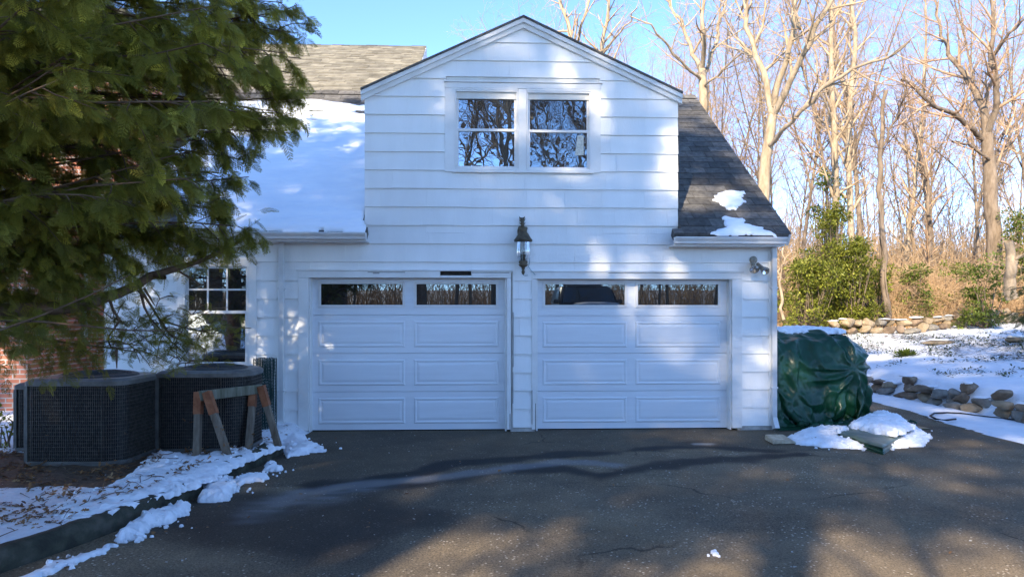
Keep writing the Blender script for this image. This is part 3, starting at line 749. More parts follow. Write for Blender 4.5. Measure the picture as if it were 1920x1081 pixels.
# --- kerb: two lengths of old asphalt kerb
M['kerb'] = mat('kerb_asphalt', (.028,.028,.020), (.085,.078,.058), .85, 7, .006, 70, c3=(.050,.050,.034))
def kerb(name, pts, label, h=.15, w=.15, endcap=.0):
    P = [Vector((p[0],p[1],0)) for p in pts]; fine = []
    for a, b in zip(P, P[1:]):
        n_ = max(2, int((b-a).length/.06)); fine += [a.lerp(b, i/n_) for i in range(n_)]
    fine.append(P[-1]); mb = MB(); v = []; prof = [(0,-.03),(.008,.09),(.03,.135),(.06,.15),(.12,.148),(.15,.12),(.16,-.03)]
    for i, p in enumerate(fine):
        d = (fine[min(i+1,len(fine)-1)]-fine[max(i-1,0)]).normalized(); nn = Vector((d.y,-d.x,0))*-1
        if nn.x > 0: nn = -nn
        t = min(i, len(fine)-1-i); e = min(1, .55+t*.15)
        for (o,zz) in prof:
            j = .008*mnoise.noise(Vector((p.x*5,p.y*5,zz*20+o*9)))+.004*mnoise.noise(Vector((p.x*25,p.y*25,zz*40)))
            q = p+nn*(o*w/.15+j); v.append((q.x,q.y,(zz*h/.15*(e if zz>0 else 1))+j))
    m = len(prof); f = [(i*m+k,(i+1)*m+k,(i+1)*m+k+1,i*m+k+1) for i in range(len(fine)-1) for k in range(m-1)]
    f += [tuple(range(m)), tuple((len(fine)-1)*m+k for k in range(m-1,-1,-1))]
    mb.add(v, f, True); o = mb.build(name, M['kerb']); tag(o, label, 'kerb', 'kerb lengths along the drive'); return o
k0 = gp((533,848),(500,868),(455,886),(408,908))
kerb('kerb', k0, 'short tilted length of dark kerb beside the saw horse feet', .16, .17)
k1 = gp((385,925),(300,963),(200,1003),(100,1040),(0,1075),(-150,1130))
kerb('kerb', k1, 'long dark kerb curving to the lower left corner', .14, .16)

# --- snow: lumpy mounds as grids with ragged edges
def mound(name, outline, zt, label, base=0.0, st=.022, lump=.02, mt=None, edge=.10, seed=0, zb=None):
    X = [p[0] for p in outline]; Y = [p[1] for p in outline]
    xs_ = np.arange(min(X)-.05, max(X)+.05, st); ys_ = np.arange(min(Y)-.05, max(Y)+.05, st)
    P = outline+[outline[0]]
    def inside(x,y):
        c = False
        for (x0,y0),(x1,y1) in zip(P,P[1:]):
            if (y0>y)!=(y1>y) and x < (x1-x0)*(y-y0)/(y1-y0)+x0: c = not c
        return c
    nx, ny = len(xs_), len(ys_); H = np.full((ny,nx), -1.0)
    for j,y in enumerate(ys_):
        for i,x in enumerate(xs_):
            d = seg_d(x,y,P)*(1 if inside(x,y) else -1) + .06*fb(x+seed,y,6,4) + .045*fb(x,y+seed,15,3)
            if d > 0:
                b = zb(x,y) if zb else base
                zz = zt(x,y) if callable(zt) else zt
                H[j,i] = b + zz*(1-math.exp(-d/edge)) + lump*(fb(x+seed,y,9,4)+.55*(abs(fb(x,y+seed,21,2))*2-.4))*min(1,d/.06) + .006
    v = []; ids = -np.ones((ny,nx), int)
    for j in range(ny):
        for i in range(nx):
            if H[j,i] > -.5: ids[j,i] = len(v); v.append((xs_[i],ys_[j],H[j,i]))
    f = []; bd = {}
    for j in range(ny-1):
        for i in range(nx-1):
            q = (ids[j,i],ids[j,i+1],ids[j+1,i+1],ids[j+1,i])
            if min(q) >= 0: f.append(q)
    from collections import Counter
    cnt = Counter(); 
    for q in f:
        for a,b in zip(q,q[1:]+q[:1]): cnt[(min(a,b),max(a,b))] += 1
    low = {}
    fe = []
    for q in f:
        for a,b in zip(q,q[1:]+q[:1]):
            if cnt[(min(a,b),max(a,b))] == 1:
                for c in (a,b):
                    if c not in low: low[c] = len(v); x,y,z = v[c]; v.append((x,y,(zb(x,y) if zb else base)-.02))
                fe.append((b,a,low[a],low[b]))
    mb = MB(); mb.add(v, f+fe, True); o = mb.build(name, mt or M['snow']); return tag(o, label, kind='stuff')
# ================================================================= SNOW ON ROOFS
def roof_snow(name, poly, holes_, label, thick=.055, st=.035, seed=0, ex0=99):
    """poly/holes in (x,s) roof coordinates"""
    X=[p[0] for p in poly]; S=[p[1] for p in poly]
    xs_=np.arange(min(X)-.05,max(X)+.08,st); ss=np.arange(min(S)-.05,max(S)+.05,st)
    P=poly+[poly[0]]
    def inside(x,y):
        c=False
        for (x0,y0),(x1,y1) in zip(P,P[1:]):
            if (y0>y)!=(y1>y) and x<(x1-x0)*(y-y0)/(y1-y0)+x0: c=not c
        return c
    H=-np.ones((len(ss),len(xs_)))
    for j,s in enumerate(ss):
        for i,x in enumerate(xs_):
            d=seg_d(x,s,P)*(1 if inside(x,s) else -1)+.05*fb(x*.6+seed,s*1.6,6,4)+.03*fb(x*.5,s+seed,17,2)
            for (hx,hs,ha,hb) in holes_:
                q=(math.hypot((x-hx)/ha,(s-hs)/hb)-1)*min(ha,hb)+.02*fb(x,s,16,2); d=min(d,q)
            ex1=(XGL-.01 if s<.13 else ex0+(XGL-ex0)*max(0,1-(s-.13)/.22)*.55) if ex0<99 else 99
            if x>min(max(X)+.03,ex1) or s<min(S)-.04: d=-1
            if ex0<99 and d<.03 and ex0-.25<x<ex1 and s>-.04 and s<top[0][1]-.1: d=.03+.01*fb(x,s,20,2)
            if d>0: H[j,i]=.012+thick*(1-math.exp(-d/.05))+.006*fb(x*.4+seed,s*3,6,3)+.004*math.sin(s*2*math.pi/.205)
    ids=-np.ones(H.shape,int); v=[]
    for j in range(H.shape[0]):
        for i in range(H.shape[1]):
            if H[j,i]>0: ids[j,i]=len(v); v.append(rp(xs_[i],ss[j],H[j,i]))
    f=[]; from collections import Counter; cnt=Counter()
    pos={}
    for j in range(H.shape[0]-1):
        for i in range(H.shape[1]-1):
            q=(ids[j,i],ids[j,i+1],ids[j+1,i+1],ids[j+1,i])
            if min(q)>=0:
                f.append(q)
                for a,b in zip(q,q[1:]+q[:1]): cnt[(min(a,b),max(a,b))]+=1
    low={}; fe=[]; inv={}
    for j in range(H.shape[0]):
        for i in range(H.shape[1]):
            if ids[j,i]>=0: inv[ids[j,i]]=(xs_[i],ss[j])
    for q in f:
        for a,b in zip(q,q[1:]+q[:1]):
            if cnt[(min(a,b),max(a,b))]==1:
                for c in (a,b):
                    if c not in low: low[c]=len(v); x,s=inv[c]; v.append(rp(x,s,.004))
                fe.append((b,a,low[a],low[b]))
    mb=MB(); mb.add(v,f+fe,True); o=mb.build(name,M['roof_snow']); return tag(o,label,kind='stuff')
M['roof_snow'] = mat('roof_snow',(.80,.85,.92),(.90,.93,.97),.5,5,.012,14,stretch=(.4,1,1))
def on_roof(px,py):
    r=ray(px,py); n_=np.array([0,nrm[0],nrm[1]]); p0=np.array(rp(0,0,.02)); t=np.dot(p0-CAM,n_)/np.dot(r,n_); q=CAM+r*t
    return float(q[0]), float((q[1]-ey)*tx[0]+(q[2]-ez)*tx[1])
top=[on_roof(px,py) for px,py in ((682,205),(640,194),(600,188),(560,187),(500,190),(430,192),(340,196))]
poly=[(DL+.16,-.02)]+[(DL+.16,top[0][1])]+top[1:]+[(RX0+.5,top[-1][1]),(RX0+.25,1.2),(RX0+1.1,.35),(RX0+1.3,-.02)]
def hole(px,py,w,h): x,s=on_roof(px,py); return (x,s,w,h)
roof_snow('roof_snow',poly,[hole(595,208,.13,.05),hole(592,217,.08,.03),hole(588,224,.09,.03),hole(678,210,.13,.08),hole(640,190,.1,.03)],'sheet of snow covering the left roof slope',thick=.05,ex0=DL-.006)
pts=lambda q:[on_roof(*a) for a in q]
roof_snow('roof_snow',pts(((1338,366),(1352,359),(1398,357),(1394,366),(1397,378),(1384,389),(1368,392),(1350,384),(1338,374))),[],'small upper snow patch on the right roof slope',thick=.035,st=.018,seed=3)
roof_snow('roof_snow',pts(((1318,440),(1340,430),(1362,424),(1352,413),(1362,407),(1402,408),(1396,418),(1428,426),(1452,436),(1460,441))),[],'lower snow patch above the short right gutter',thick=.04,st=.018,seed=5)

# ================================================================= MAIN HOUSE BEHIND, BRICK HOUSE
M['roof_white'] = M['trim']
mh = thing('main_house','taller house with a sunlit beige shingle roof behind the garage','house',(-6,8,0))
y0_,y1_ = 5.4, 9.6
za, zb_ = fz(640,174,y0_), fz(640,86,y1_)
xe = fx(797,y1_); xw = -16
mb=MB(); sl_=math.hypot(y1_-y0_,zb_-za); dy_,dz_=(y1_-y0_)/sl_,(zb_-za)/sl_
def mp_(x,s,h): return (x,y0_+dy_*s-dz_*h,za+dz_*s+dy_*h)
s=-.6
mb.hexa([mp_(xw,-.6,-.12),mp_(xe,-.6,-.12),mp_(xe,sl_,-.12),mp_(xw,sl_,-.12),mp_(xw,-.6,0),mp_(xe,-.6,0),mp_(xe,sl_,0),mp_(xw,sl_,0)])
yb=2*y1_-y0_
mb.hexa([(xw,y1_,zb_-.12),(xe,y1_,zb_-.12),(xe,yb,za-.12),(xw,yb,za-.12),(xw,y1_,zb_),(xe,y1_,zb_),(xe,yb,za),(xw,yb,za)])
rf=mb.build('roof',M['beige_shingle'],mh)
mb=MB(); k=0
while s<sl_-.02:
    e=.145; x=-11-rnd.random()*.4
    while x<xe:
        ww=rnd.uniform(.14,.42); a,b=x,min(x+ww,xe+.03); x+=ww; h=rnd.choice((.010,.017,.022))
        mb.add([mp_(a,s,.001),mp_(b,s,.001),mp_(a,s,h),mp_(b,s,h),mp_(b,s+e,h*.5+.003),mp_(a,s+e,h*.5+.003)],[(0,1,3,2),(2,3,4,5),(0,2,5),(1,4,3)])
    s+=e
mb.build('shingle_courses',M['beige_shingle'],rf)
mb=MB(); x=-11
while x<xe:
    e=min(x+.3,xe+.03); h=rnd.uniform(.02,.035); mb.add([(x,y1_-.15,zb_-.1),(e,y1_-.15,zb_-.1),(e,y1_,zb_+h),(x,y1_,zb_+h),(e,y1_+.15,zb_-.1),(x,y1_+.15,zb_-.1)],[(0,1,2,3),(3,2,4,5)]); x=e
mb.build('ridge_cap',M['shingle'],rf)
mb=MB(); mb.hexa([mp_(xe+.001,-.6,-.3),mp_(xe+.04,-.6,-.3),mp_(xe+.04,sl_,-.3),mp_(xe+.001,sl_,-.3),mp_(xe+.001,-.6,-.001),mp_(xe+.04,-.6,-.001),mp_(xe+.04,sl_,-.001),mp_(xe+.001,sl_,-.001)])
mb.build('rake_board',M['trim'],mh)
xi=xe-.3
mb=MB(); mb.box(xw+.3,xi,y0_+.3,yb-.3,0,za-.2); mb.add([(xi,y0_+.3,za-.2),(xi,yb-.3,za-.2),(xi,y1_,zb_-.3),(xw+.3,y0_+.3,za-.2),(xw+.3,yb-.3,za-.2),(xw+.3,y1_,zb_-.3)],[(0,1,2),(3,5,4),(0,2,5,3),(1,4,5,2)])
mb.build('wall',M['siding_old'],mh)
# red brick wing left of the garage
def brickmat():
    m=bpy.data.materials.new('brick'); m.use_nodes=True; n=m.node_tree; p=n.nodes['Principled BSDF']; tc=n.nodes.new('ShaderNodeTexCoord')
    mp=n.nodes.new('ShaderNodeMapping'); mp.inputs['Rotation'].default_value=(R(90),0,0); n.links.new(tc.outputs['Object'],mp.inputs[0])
    b=n.nodes.new('ShaderNodeTexBrick'); b.inputs['Scale'].default_value=1; b.inputs['Brick Width'].default_value=.21; b.inputs['Row Height'].default_value=.073; b.inputs['Mortar Size'].default_value=.010
    b.inputs['Color1'].default_value=(.52,.19,.11,1); b.inputs['Color2'].default_value=(.40,.15,.09,1); b.inputs['Mortar'].default_value=(.45,.40,.35,1); b.offset=.5
    n.links.new(mp.outputs[0],b.inputs[0]); n.links.new(b.outputs[0],p.inputs['Base Color']); p.inputs['Roughness'].default_value=.9
    bu=n.nodes.new('ShaderNodeBump'); bu.inputs['Distance'].default_value=.006; bu.invert=True; n.links.new(b.outputs['Fac'],bu.inputs['Height']); n.links.new(bu.outputs[0],p.inputs['Normal']); return m
M['brick']=brickmat()
M['orange_brick']=M['brick']
bh=thing('brick_house','red brick house wing beyond the cedar at the far left','house',(-9,4,0))
by0=3.2; bx1=fx(192,by0)+.35
mb=MB(); mb.box(-17,bx1,by0,by0+5,0,6.6); mb.build('wall',M['brick'],bh)
wx0,wx1,wz0_,wz1_=fx(100,by0),fx(165,by0),fz(0,632,by0),fz(0,430,by0)
mb=MB(); mb.box(wx0,wx1,by0-.07,by0+.02,wz0_,wz0_+.12); mb.box(wx0,wx1,by0-.05,by0+.02,wz1_-.1,wz1_); mb.box(wx0,wx0+.09,by0-.05,by0+.02,wz0_+.12,wz1_-.1); mb.box(wx1-.09,wx1,by0-.05,by0+.02,wz0_+.12,wz1_-.1); mb.box(wx0+.09,wx1-.09,by0-.04,by0+.02,(wz0_+wz1_)/2-.03,(wz0_+wz1_)/2+.03)
wn=mb.build('window',M['vinyl'],bh); MB().box(wx0+.09,wx1-.09,by0-.025,by0-.015,wz0_+.12,wz1_-.1).build('pane',M['pane_low2'],wn)
mb=MB(); sx=fx(60,by0-1.5); mb.box(-17,sx,by0-1.6,by0-.01,.0,3.4); mb.build('porch_wall',M['orange_brick'],bh)
mb=MB(); mb.box(-17.2,sx+.1,by0-1.7,by0,3.4,3.6); mb.build('porch_roof',M['shingle'],bh)
mb=MB(); mb.box(-17.2,bx1+.2,by0-.3,by0+5.2,6.6,6.8); mb.build('roof',M['shingle'],bh)
pw=on_z(30,740,.11); mb=MB(); mb.box(-16,pw[0]+1.4,pw[1]-1.0,pw[1]+.7,-.1,.165); tag(mb.build('path',M['concrete']),kind='structure')

# ================================================================= CONDENSERS
M['cond']=mat('condenser_paint',(.035,.034,.032),(.065,.062,.058),.5,12,.0006,60,spec=.4)
M['coil']=mat('coil_dark',(.010,.010,.011),(.022,.022,.024),.7,40)
M['wire']=mat('grille_wire',(.035,.032,.028),(.11,.098,.08),.45,30,spec=.5,metal=.3)
M['lid']=mat('lid_paint',(.075,.07,.062),(.15,.14,.12),.4,9,.0006,60,spec=.5)
def condenser(cx, cy, zb, w, d, h, rot, label, rad=.2, snow=False):
    t=thing('air_conditioner',label,'air conditioner',(cx,cy,zb),'air conditioning condensers')
    ca,sa=math.cos(rot),math.sin(rot)
    def per(inset, n=10):
        pts=[]; a,b,r=w/2-inset,d/2-inset,max(rad-inset,.01)
        for (sx,sy,a0) in ((1,-1,-90),(1,1,0),(-1,1,90),(-1,-1,180)):
            rr = r if (sx,sy)!=(-1,-1) else .035
            for i in range(n+1):
                q=R(a0+90*i/n); pts.append((sx*(a-rr)+rr*math.cos(q), sy*(b-rr)+rr*math.sin(q)))
        return pts
    def Wd(x,y,z): return (cx+ca*x-sa*y, cy+sa*x+ca*y, zb+z)
    def slab(i0,i1,z0,z1,caps=True):
        A,B=per(i0),per(i1); n=len(A); v=[Wd(x,y,z0) for x,y in A]+[Wd(x,y,z1) for x,y in B]
        f=[(k,(k+1)%n,n+(k+1)%n,n+k) for k in range(n)]
        if caps: f+= [tuple(range(n-1,-1,-1)),tuple(range(n,2*n))]
        return v,f
    m=MB(); m.add(*slab(.03,.03,.04,h-.05)); m.build('coil',M['coil'],t)
    m=MB(); m.add(*slab(-.004,-.004,0,.045)); m.build('base_pan',M['lid'],t,.004)
    m=MB(); m.add(*slab(-.008,-.008,h-.055,h-.012)); v,f=slab(-.008,.03,h-.0121,h+.012); m.add(v,f); m.build('lid',M['lid'],t,.003)
    # wires
    m=MB(); P=per(.012,14); n=len(P); L=[0]
    for i in range(n): L.append(L[-1]+math.dist(P[i],P[(i+1)%n]))
    tot=L[-1]
    def at(s):
        s%=tot; i=max(0,int(np.searchsorted(L,s,side='right'))-1); i=min(i,n-1); q=(s-L[i])/(L[i+1]-L[i]+1e-9); a,b=P[i],P[(i+1)%n]; return (a[0]+(b[0]-a[0])*q,a[1]+(b[1]-a[1])*q,b[0]-a[0],b[1]-a[1])
    s=0
    while s<tot:
        x,y,dx,dy=at(s); l=math.hypot(dx,dy)+1e-9; tx_,ty_=dx/l*.0022,dy/l*.0022; nx_,ny_=dy/l*.004,-dx/l*.004
        c=[(x-tx_-nx_,y-ty_-ny_),(x+tx_-nx_,y+ty_-ny_),(x+tx_+nx_,y+ty_+ny_),(x-tx_+nx_,y-ty_+ny_)]
        m.add([Wd(*q,.045) for q in c]+[Wd(*q,h-.055) for q in c],[(0,1,5,4),(1,2,6,5),(2,3,7,6),(3,0,4,7)]); s+=.020
    z=.075
    while z<h-.06:
        v=[]; 
        for (x,y) in P:
            v+= [Wd(x*1.012,y*1.012,z-.002),Wd(x*1.012,y*1.012,z+.002),Wd(x*1.002,y*1.002,z+.002),Wd(x*1.002,y*1.002,z-.002)]
        m.add(v,[(4*i+k,4*((i+1)%n)+k,4*((i+1)%n)+(k+1)%4,4*i+(k+1)%4) for i in range(n) for k in range(4)]); z+=.036
    m.build('wire_grille',M['wire'],t)
    for (x,y) in ((-w/2+.008,-d/2+.008),(-w/2+.008,d/2-.03)):
      m=MB(); m.add([Wd(x-.012,y-.012,.0451),Wd(x+.02,y-.012,.0451),Wd(x+.02,y+.02,.0451),Wd(x-.012,y+.02,.0451),Wd(x-.012,y-.012,h-.0551),Wd(x+.02,y-.012,h-.0551),Wd(x+.02,y+.02,h-.0551),Wd(x-.012,y+.02,h-.0551)],[(0,3,2,1),(4,5,6,7),(0,1,5,4),(1,2,6,5),(2,3,7,6),(3,0,4,7)])
      m.build('corner_post',M['lid'],t)
    m=MB(); rr=min(w,d)/2-.1
    m.lathe([(rr+.035,h+.0125),(rr+.02,h+.03),(rr,h+.036),(rr-.02,h+.02),(rr-.02,h+.0125)],40,(0,0,0))
    k=rr-.03
    while k>.05:
        m.tube([(k*math.cos(q*math.pi/16),k*math.sin(q*math.pi/16),h+.03+.035*(1-(k/rr)**2)) for q in range(33)],.003,4,False); k-=.028
    for q in range(6):
        a=q*math.pi/3; m.tube([(0,0,h+.066),(rr*.5*math.cos(a),rr*.5*math.sin(a),h+.058),(rr*math.cos(a),rr*math.sin(a),h+.033)],.005,4)
    m.lathe([(.0,h+.072),(.06,h+.068),(.065,h+.058)],16)
    m.v=[Wd(*q) for q in m.v]; m.build('fan_guard',M['cond'],t)
    return t
def gpos(px,py,z): p=on_z(px,py,z); return float(p[0]),float(p[1])
gzb=.12
a=gpos(50,872,gzb); 
condenser(a[0]+.46,a[1]+.43,gzb-.01,.94,.88,.83,R(-2),'nearest and largest dark condenser under the cedar at the left edge',.2)
b=gpos(291,846,gzb)
condenser(b[0]+.47,b[1]+.42,gzb-.02,.94,.84,.86,R(1),'dark condenser behind the saw horse below the ground floor window',.26)
c=gpos(26,845,gzb)
condenser(c[0]+.42,c[1]+.42,gzb-.01,.84,.84,.72,R(0),'far condenser mostly hidden behind the nearest one at the left edge',.2)

# ================================================================= SAW HORSE
def weathered(name,c1,c2,c3): return mat(name,c1,c2,.85,3,.003,30,stretch=(6,6,.9),c3=c3,ramp=(.3,.7))
M['old_wood']=weathered('old_wood',(.10,.075,.05),(.26,.21,.155),(.17,.135,.10))
M['mossy_wood']=weathered('mossy_wood',(.09,.085,.05),(.24,.22,.17),(.15,.145,.10))
M['rust_bracket']=mat('rust_bracket',(.20,.065,.025),(.34,.13,.06),.7,14,.001,60)
def sawhorse():
    zt=.12+.66; A=Vector(at_depth(381,741,7.25)); B=Vector(at_depth(483,729,7.85))
    zb=.12
    lf=Vector(on_z(430,862,zb)); lb=Vector(on_z(369,863,zb)); rf=Vector(on_z(522,836,zb)); rb=Vector(on_z(466,843,zb))
    t=thing('saw_horse','weathered wooden saw horse with rusty brackets standing in front of the condenser','saw horse',((A.x+B.x)/2,(A.y+B.y)/2,zb))
    m=MB(); d=(B-A).normalized(); m.beam(A-d*.05,B+d*.05,.045,.10); m.build('beam',M['mossy_wood'],t,.004)
    for (f,top,side) in ((lf,A,1),(lb,A,-1),(rf,B,1),(rb,B,-1)):
        off=Vector((.045*side,0,-.01)); a=top+off+Vector((0,0,.02)); v=(f-a); 
        m=MB(); m.beam(a+v*.04,f+v*.03,.062,.075,up=(0,1,0)); l=m.build('leg',M['old_wood'],t,.004)
        m=MB(); m.beam(a-v*.04,a+v*.30,.074,.088,up=(0,1,0)); 
        m.build('bracket',M['rust_bracket'],l,.003)
sawhorse()
# ================================================================= WIRE MESH ROLL
def mesh_roll():
    t0=on_z(497,835,.1); r=.14; cx,cy=fx(497,-.35),-.35
    m=MB(); H=1.02
    for turn in range(3):
        rr=r-.035*turn; n=30
        for i in range(n):
            a=2*math.pi*i/n+turn*.07; wob=.006*math.sin(i*3+turn)
            m.tube([(cx+(rr+wob)*math.cos(a),cy+(rr+wob)*math.sin(a),.1),(cx+(rr-wob)*math.cos(a),cy+(rr+wob)*math.sin(a),.55),(cx+(rr+wob)*math.cos(a+.03),cy+rr*math.sin(a+.03),H-.01*(i%3))],.0028,4,False,False)
        z=.12+turn*.01
        while z<H:
            m.tube([(cx+(rr+.003*math.sin(q))*math.cos(2*math.pi*q/24),cy+rr*math.sin(2*math.pi*q/24),z+.006*math.sin(q*1.3+z*9)) for q in range(25)],.0028,4,False,False); z+=.042
    tag(m.build('wire_mesh_roll',mat('green_wire',(.008,.03,.028),(.02,.06,.05),.5,20)),'rolled green wire fencing standing by the downspout','wire fencing')
mesh_roll()
# ================================================================= SPLASH BLOCK, HOSE
p=on_z(1463,830,0)
m=MB(); x,y=float(p[0]),float(p[1]); m.hexa([(x-.14,y-.12,0.006),(x+.16,y-.10,.006),(x+.13,y+.2,.006),(x-.12,y+.2,.006),(x-.13,y-.11,.05),(x+.15,y-.09,.035),(x+.12,y+.2,.075),(x-.11,y+.2,.075)])
tag(m.build('splash_block',mat('sandstone',(.30,.26,.18),(.50,.45,.34),.9,12,.006,50),None,.012),'tan stone splash block at the foot of the right downspout','splash block')
HB=lambda px,py,z=.045: tuple(on_z(px,py,z))
m=MB(); loop=[HB(1792,785),HB(1775,787),HB(1755,785),HB(1744,779),HB(1752,774),HB(1775,773),HB(1800,774,.05),HB(1835,779),HB(1870,783),HB(1900,786),HB(1945,790)]
m.tube(loop,.014,6); tag(m.build('garden_hose',mat('black_hose',(.012,.012,.014),(.03,.03,.03),.5,20)),'black garden hose looped on the snow below the stone wall','hose')

# ================================================================= TARP PILE
def tarpmat(name,a,b):
    m=mat(name,a,b,.30,4,.006,9,spec=.35,detail=8)
    n=m.node_tree; p=n.nodes['Principled BSDF']; bump=[q for q in n.nodes if q.type=='BUMP'][0]
    tc=[q for q in n.nodes if q.type=='TEX_COORD'][0]
    t=n.nodes.new('ShaderNodeTexNoise'); t.noise_type='RIDGED_MULTIFRACTAL'; t.inputs['Scale'].default_value=3.2; t.inputs['Detail'].default_value=4; t.inputs['Distortion'].default_value=1.1
    n.links.new(tc.outputs['Object'],t.inputs[0]); b2=n.nodes.new('ShaderNodeBump'); b2.inputs['Distance'].default_value=.012; b2.inputs['Strength'].default_value=1
    n.links.new(t.outputs[0],b2.inputs['Height']); n.links.new(bump.outputs[0],b2.inputs['Normal']); n.links.new(b2.outputs[0],p.inputs['Normal'])
    return m
M['tarp']=tarpmat('green_tarp',(.004,.038,.017),(.010,.060,.028))
def ridged(x,y,z,s):
    v=0; a=1
    for o in range(4):
        n_=1-abs(mnoise.noise(Vector((x*s,y*s,z*s+7*o)))*2); v+=a*n_*n_; a*=.5; s*=2.1
    return v/1.9
TIES=[]
def drape(x0,x1,y0,y1,H,front,side,back,sp=.042,steps=260,seed=3):
    """a slack sheet settled over a stack by position based dynamics"""
    q=np.random.default_rng(seed); ex=1.22
    nu=int((x1-x0+side)*ex/sp)+1; nv=int((y1-y0+front+back)*ex/sp)+1
    u=np.arange(nu)*sp/ex; v=np.arange(nv)*sp/ex-front
    U,Vv=np.meshgrid(u,v)                       # rows: v
    P=np.zeros((nv,nu,3)); P[...,0]=x0+U; P[...,1]=y0+Vv; P[...,2]=H+.05
    # start partly folded down so it settles quickly
    ov=np.maximum(0,P[...,0]-x1); P[...,2]-=ov*.75; P[...,0]-=ov*.45
    fr=np.maximum(0,y0-P[...,1]); P[...,2]-=fr*.80; P[...,1]+=fr*.55
    bk=np.maximum(0,P[...,1]-y1); P[...,2]-=bk*.8; P[...,1]-=bk*.5
    lo=np.array([[[mnoise.fractal(Vector((a*2.6,b*2.6,k*9.)),1,2,3) for k in range(3)] for a in u] for b in v]); P+=lo*.05
    P+=q.normal(0,.004,P.shape); Vel=np.zeros_like(P); pin=np.zeros((nv,nu),bool); pin[:,0]=(v>=0)&(v<=y1-y0)
    W=np.where(pin,0.,1.)
    idx=np.arange(nu*nv).reshape(nv,nu); G=[]
    def grp(a,b,L,k):
        a=a.ravel();b=b.ravel(); G.append((a,b,L,k))
    Lh=np.full((nv,nu-1),sp); Lv=np.full((nv-1,nu),sp); jr=lambda h:int((front-h)*ex/sp); iu=lambda x:int((x-x0)*ex/sp)
    # a cord drawn round part of the front, and knots where the sheet is pinched
    for h_,xa,xb,k_,wd in TIES:
        j=jr(h_); i0,i1=max(0,iu(xa)),min(nu-1,iu(xb))
        for dj in range(-3*wd,3*wd+1):
            if 0<=j+dj<nv: Lh[j+dj,i0:i1]*=k_+(1-k_)*min(1,abs(dj)/(3.*wd+1))
    for kk in range(34):
        j=int(q.integers(2,nv-12)); i=int(q.integers(3,nu-14)); n_=int(q.integers(5,12)); k_=q.uniform(.25,.6)
        if q.random()<.6: Lh[j,i:i+n_]*=k_
        else: Lv[j:j+n_,i]*=k_
    for par in (0,1):
        grp(idx[:,par:-1:2],idx[:,par:-1:2]+1,Lh[:,par::2].ravel(),1.); grp(idx[par:-1:2,:],idx[par:-1:2,:]+nu,Lv[par::2].ravel(),1.)
        grp(idx[par:-1:2,:-1],idx[par:-1:2,:-1]+nu+1,np.hypot(Lh[par:-1:2],Lv[par::2][:,:-1]).ravel(),.3); grp(idx[par:-1:2,1:],idx[par:-1:2,1:]+nu-1,np.hypot(Lh[par:-1:2],Lv[par::2][:,1:]).ravel(),.3)
    for par in range(4):
        a=idx[:,par:-2:4]; grp(a,a+2,2*sp,.03)
        b=idx[par:-2:4,:]; grp(b,b+2*nu,2*sp,.03)
    X=P.reshape(-1,3); Wf=W.ravel(); Vl=Vel.reshape(-1,3); dt=.016
    # what lies underneath: lumpy bags on top of a narrower stack
    BL=[((x0+.30,y0+.62,H-.42),(.62,.60,.42)),((x0+.95,y0+.60,H-.44),(.60,.58,.44)),((x1-.36,y0+.62,H-.47),(.42,.58,.40)),((x0+.5,y0+1.5,H-.40),(.9,.62,.40)),((x1-.45,y0+1.5,H-.45),(.5,.6,.42)),
        ((x0+.5,y0+1.0,.30),(.80,.78,.62)),((x1-.6,y0+1.0,.3),(.42,.75,.6)),((x0+.2,y0+.45,H-.75),(.45,.33,.3)),((x1-.25,y0+.42,H-.62),(.28,.26,.22))]
    for s in range(steps):
        Vl[:,2]-=9.8*dt; Vl*=.985; Vl[Wf==0]=0; O=X.copy(); X+=Vl*dt*Wf[:,None]
        for it in range(7):
            for a,b,L0,k in G:
                d=X[b]-X[a]; L=np.sqrt((d*d).sum(1))+1e-9; w=Wf[a]+Wf[b]; w[w==0]=1; f=(k*(L-L0)/L/w)[:,None]*d
                X[a]+=f*Wf[a][:,None]; X[b]-=f*Wf[b][:,None]
            if it%2==0 or it==6:
                for bc,br in BL:
                    e=(X-np.array(bc))/np.array(br); L=np.sqrt((e*e).sum(1)); h=(L<1.012)&(Wf>0)
                    if h.any():
                        n=e[h]/np.array(br); n/=np.linalg.norm(n,axis=1,keepdims=True)+1e-9; X[h]+=n*((1.012-L[h])*min(br))[:,None]
                        if it==6: X[h]=O[h]*.3+X[h]*.7
                g=X[:,2]<.02; X[g,2]=.02
                if it==6: X[g,:2]=O[g,:2]*.6+X[g,:2]*.4
                wl=(X[:,0]<WR+.05)&(X[:,2]<2.4); X[wl,0]=np.maximum(X[wl,0],WR+.05)
        Vl[:]=(X-O)/dt; sp_=np.linalg.norm(Vl,axis=1,keepdims=True); Vl*=np.minimum(1,3/np.maximum(sp_,1e-6))
    f=np.stack([idx[:-1,:-1],idx[:-1,1:],idx[1:,1:],idx[1:,:-1]],-1).reshape(-1,4); return X,f,nu,nv
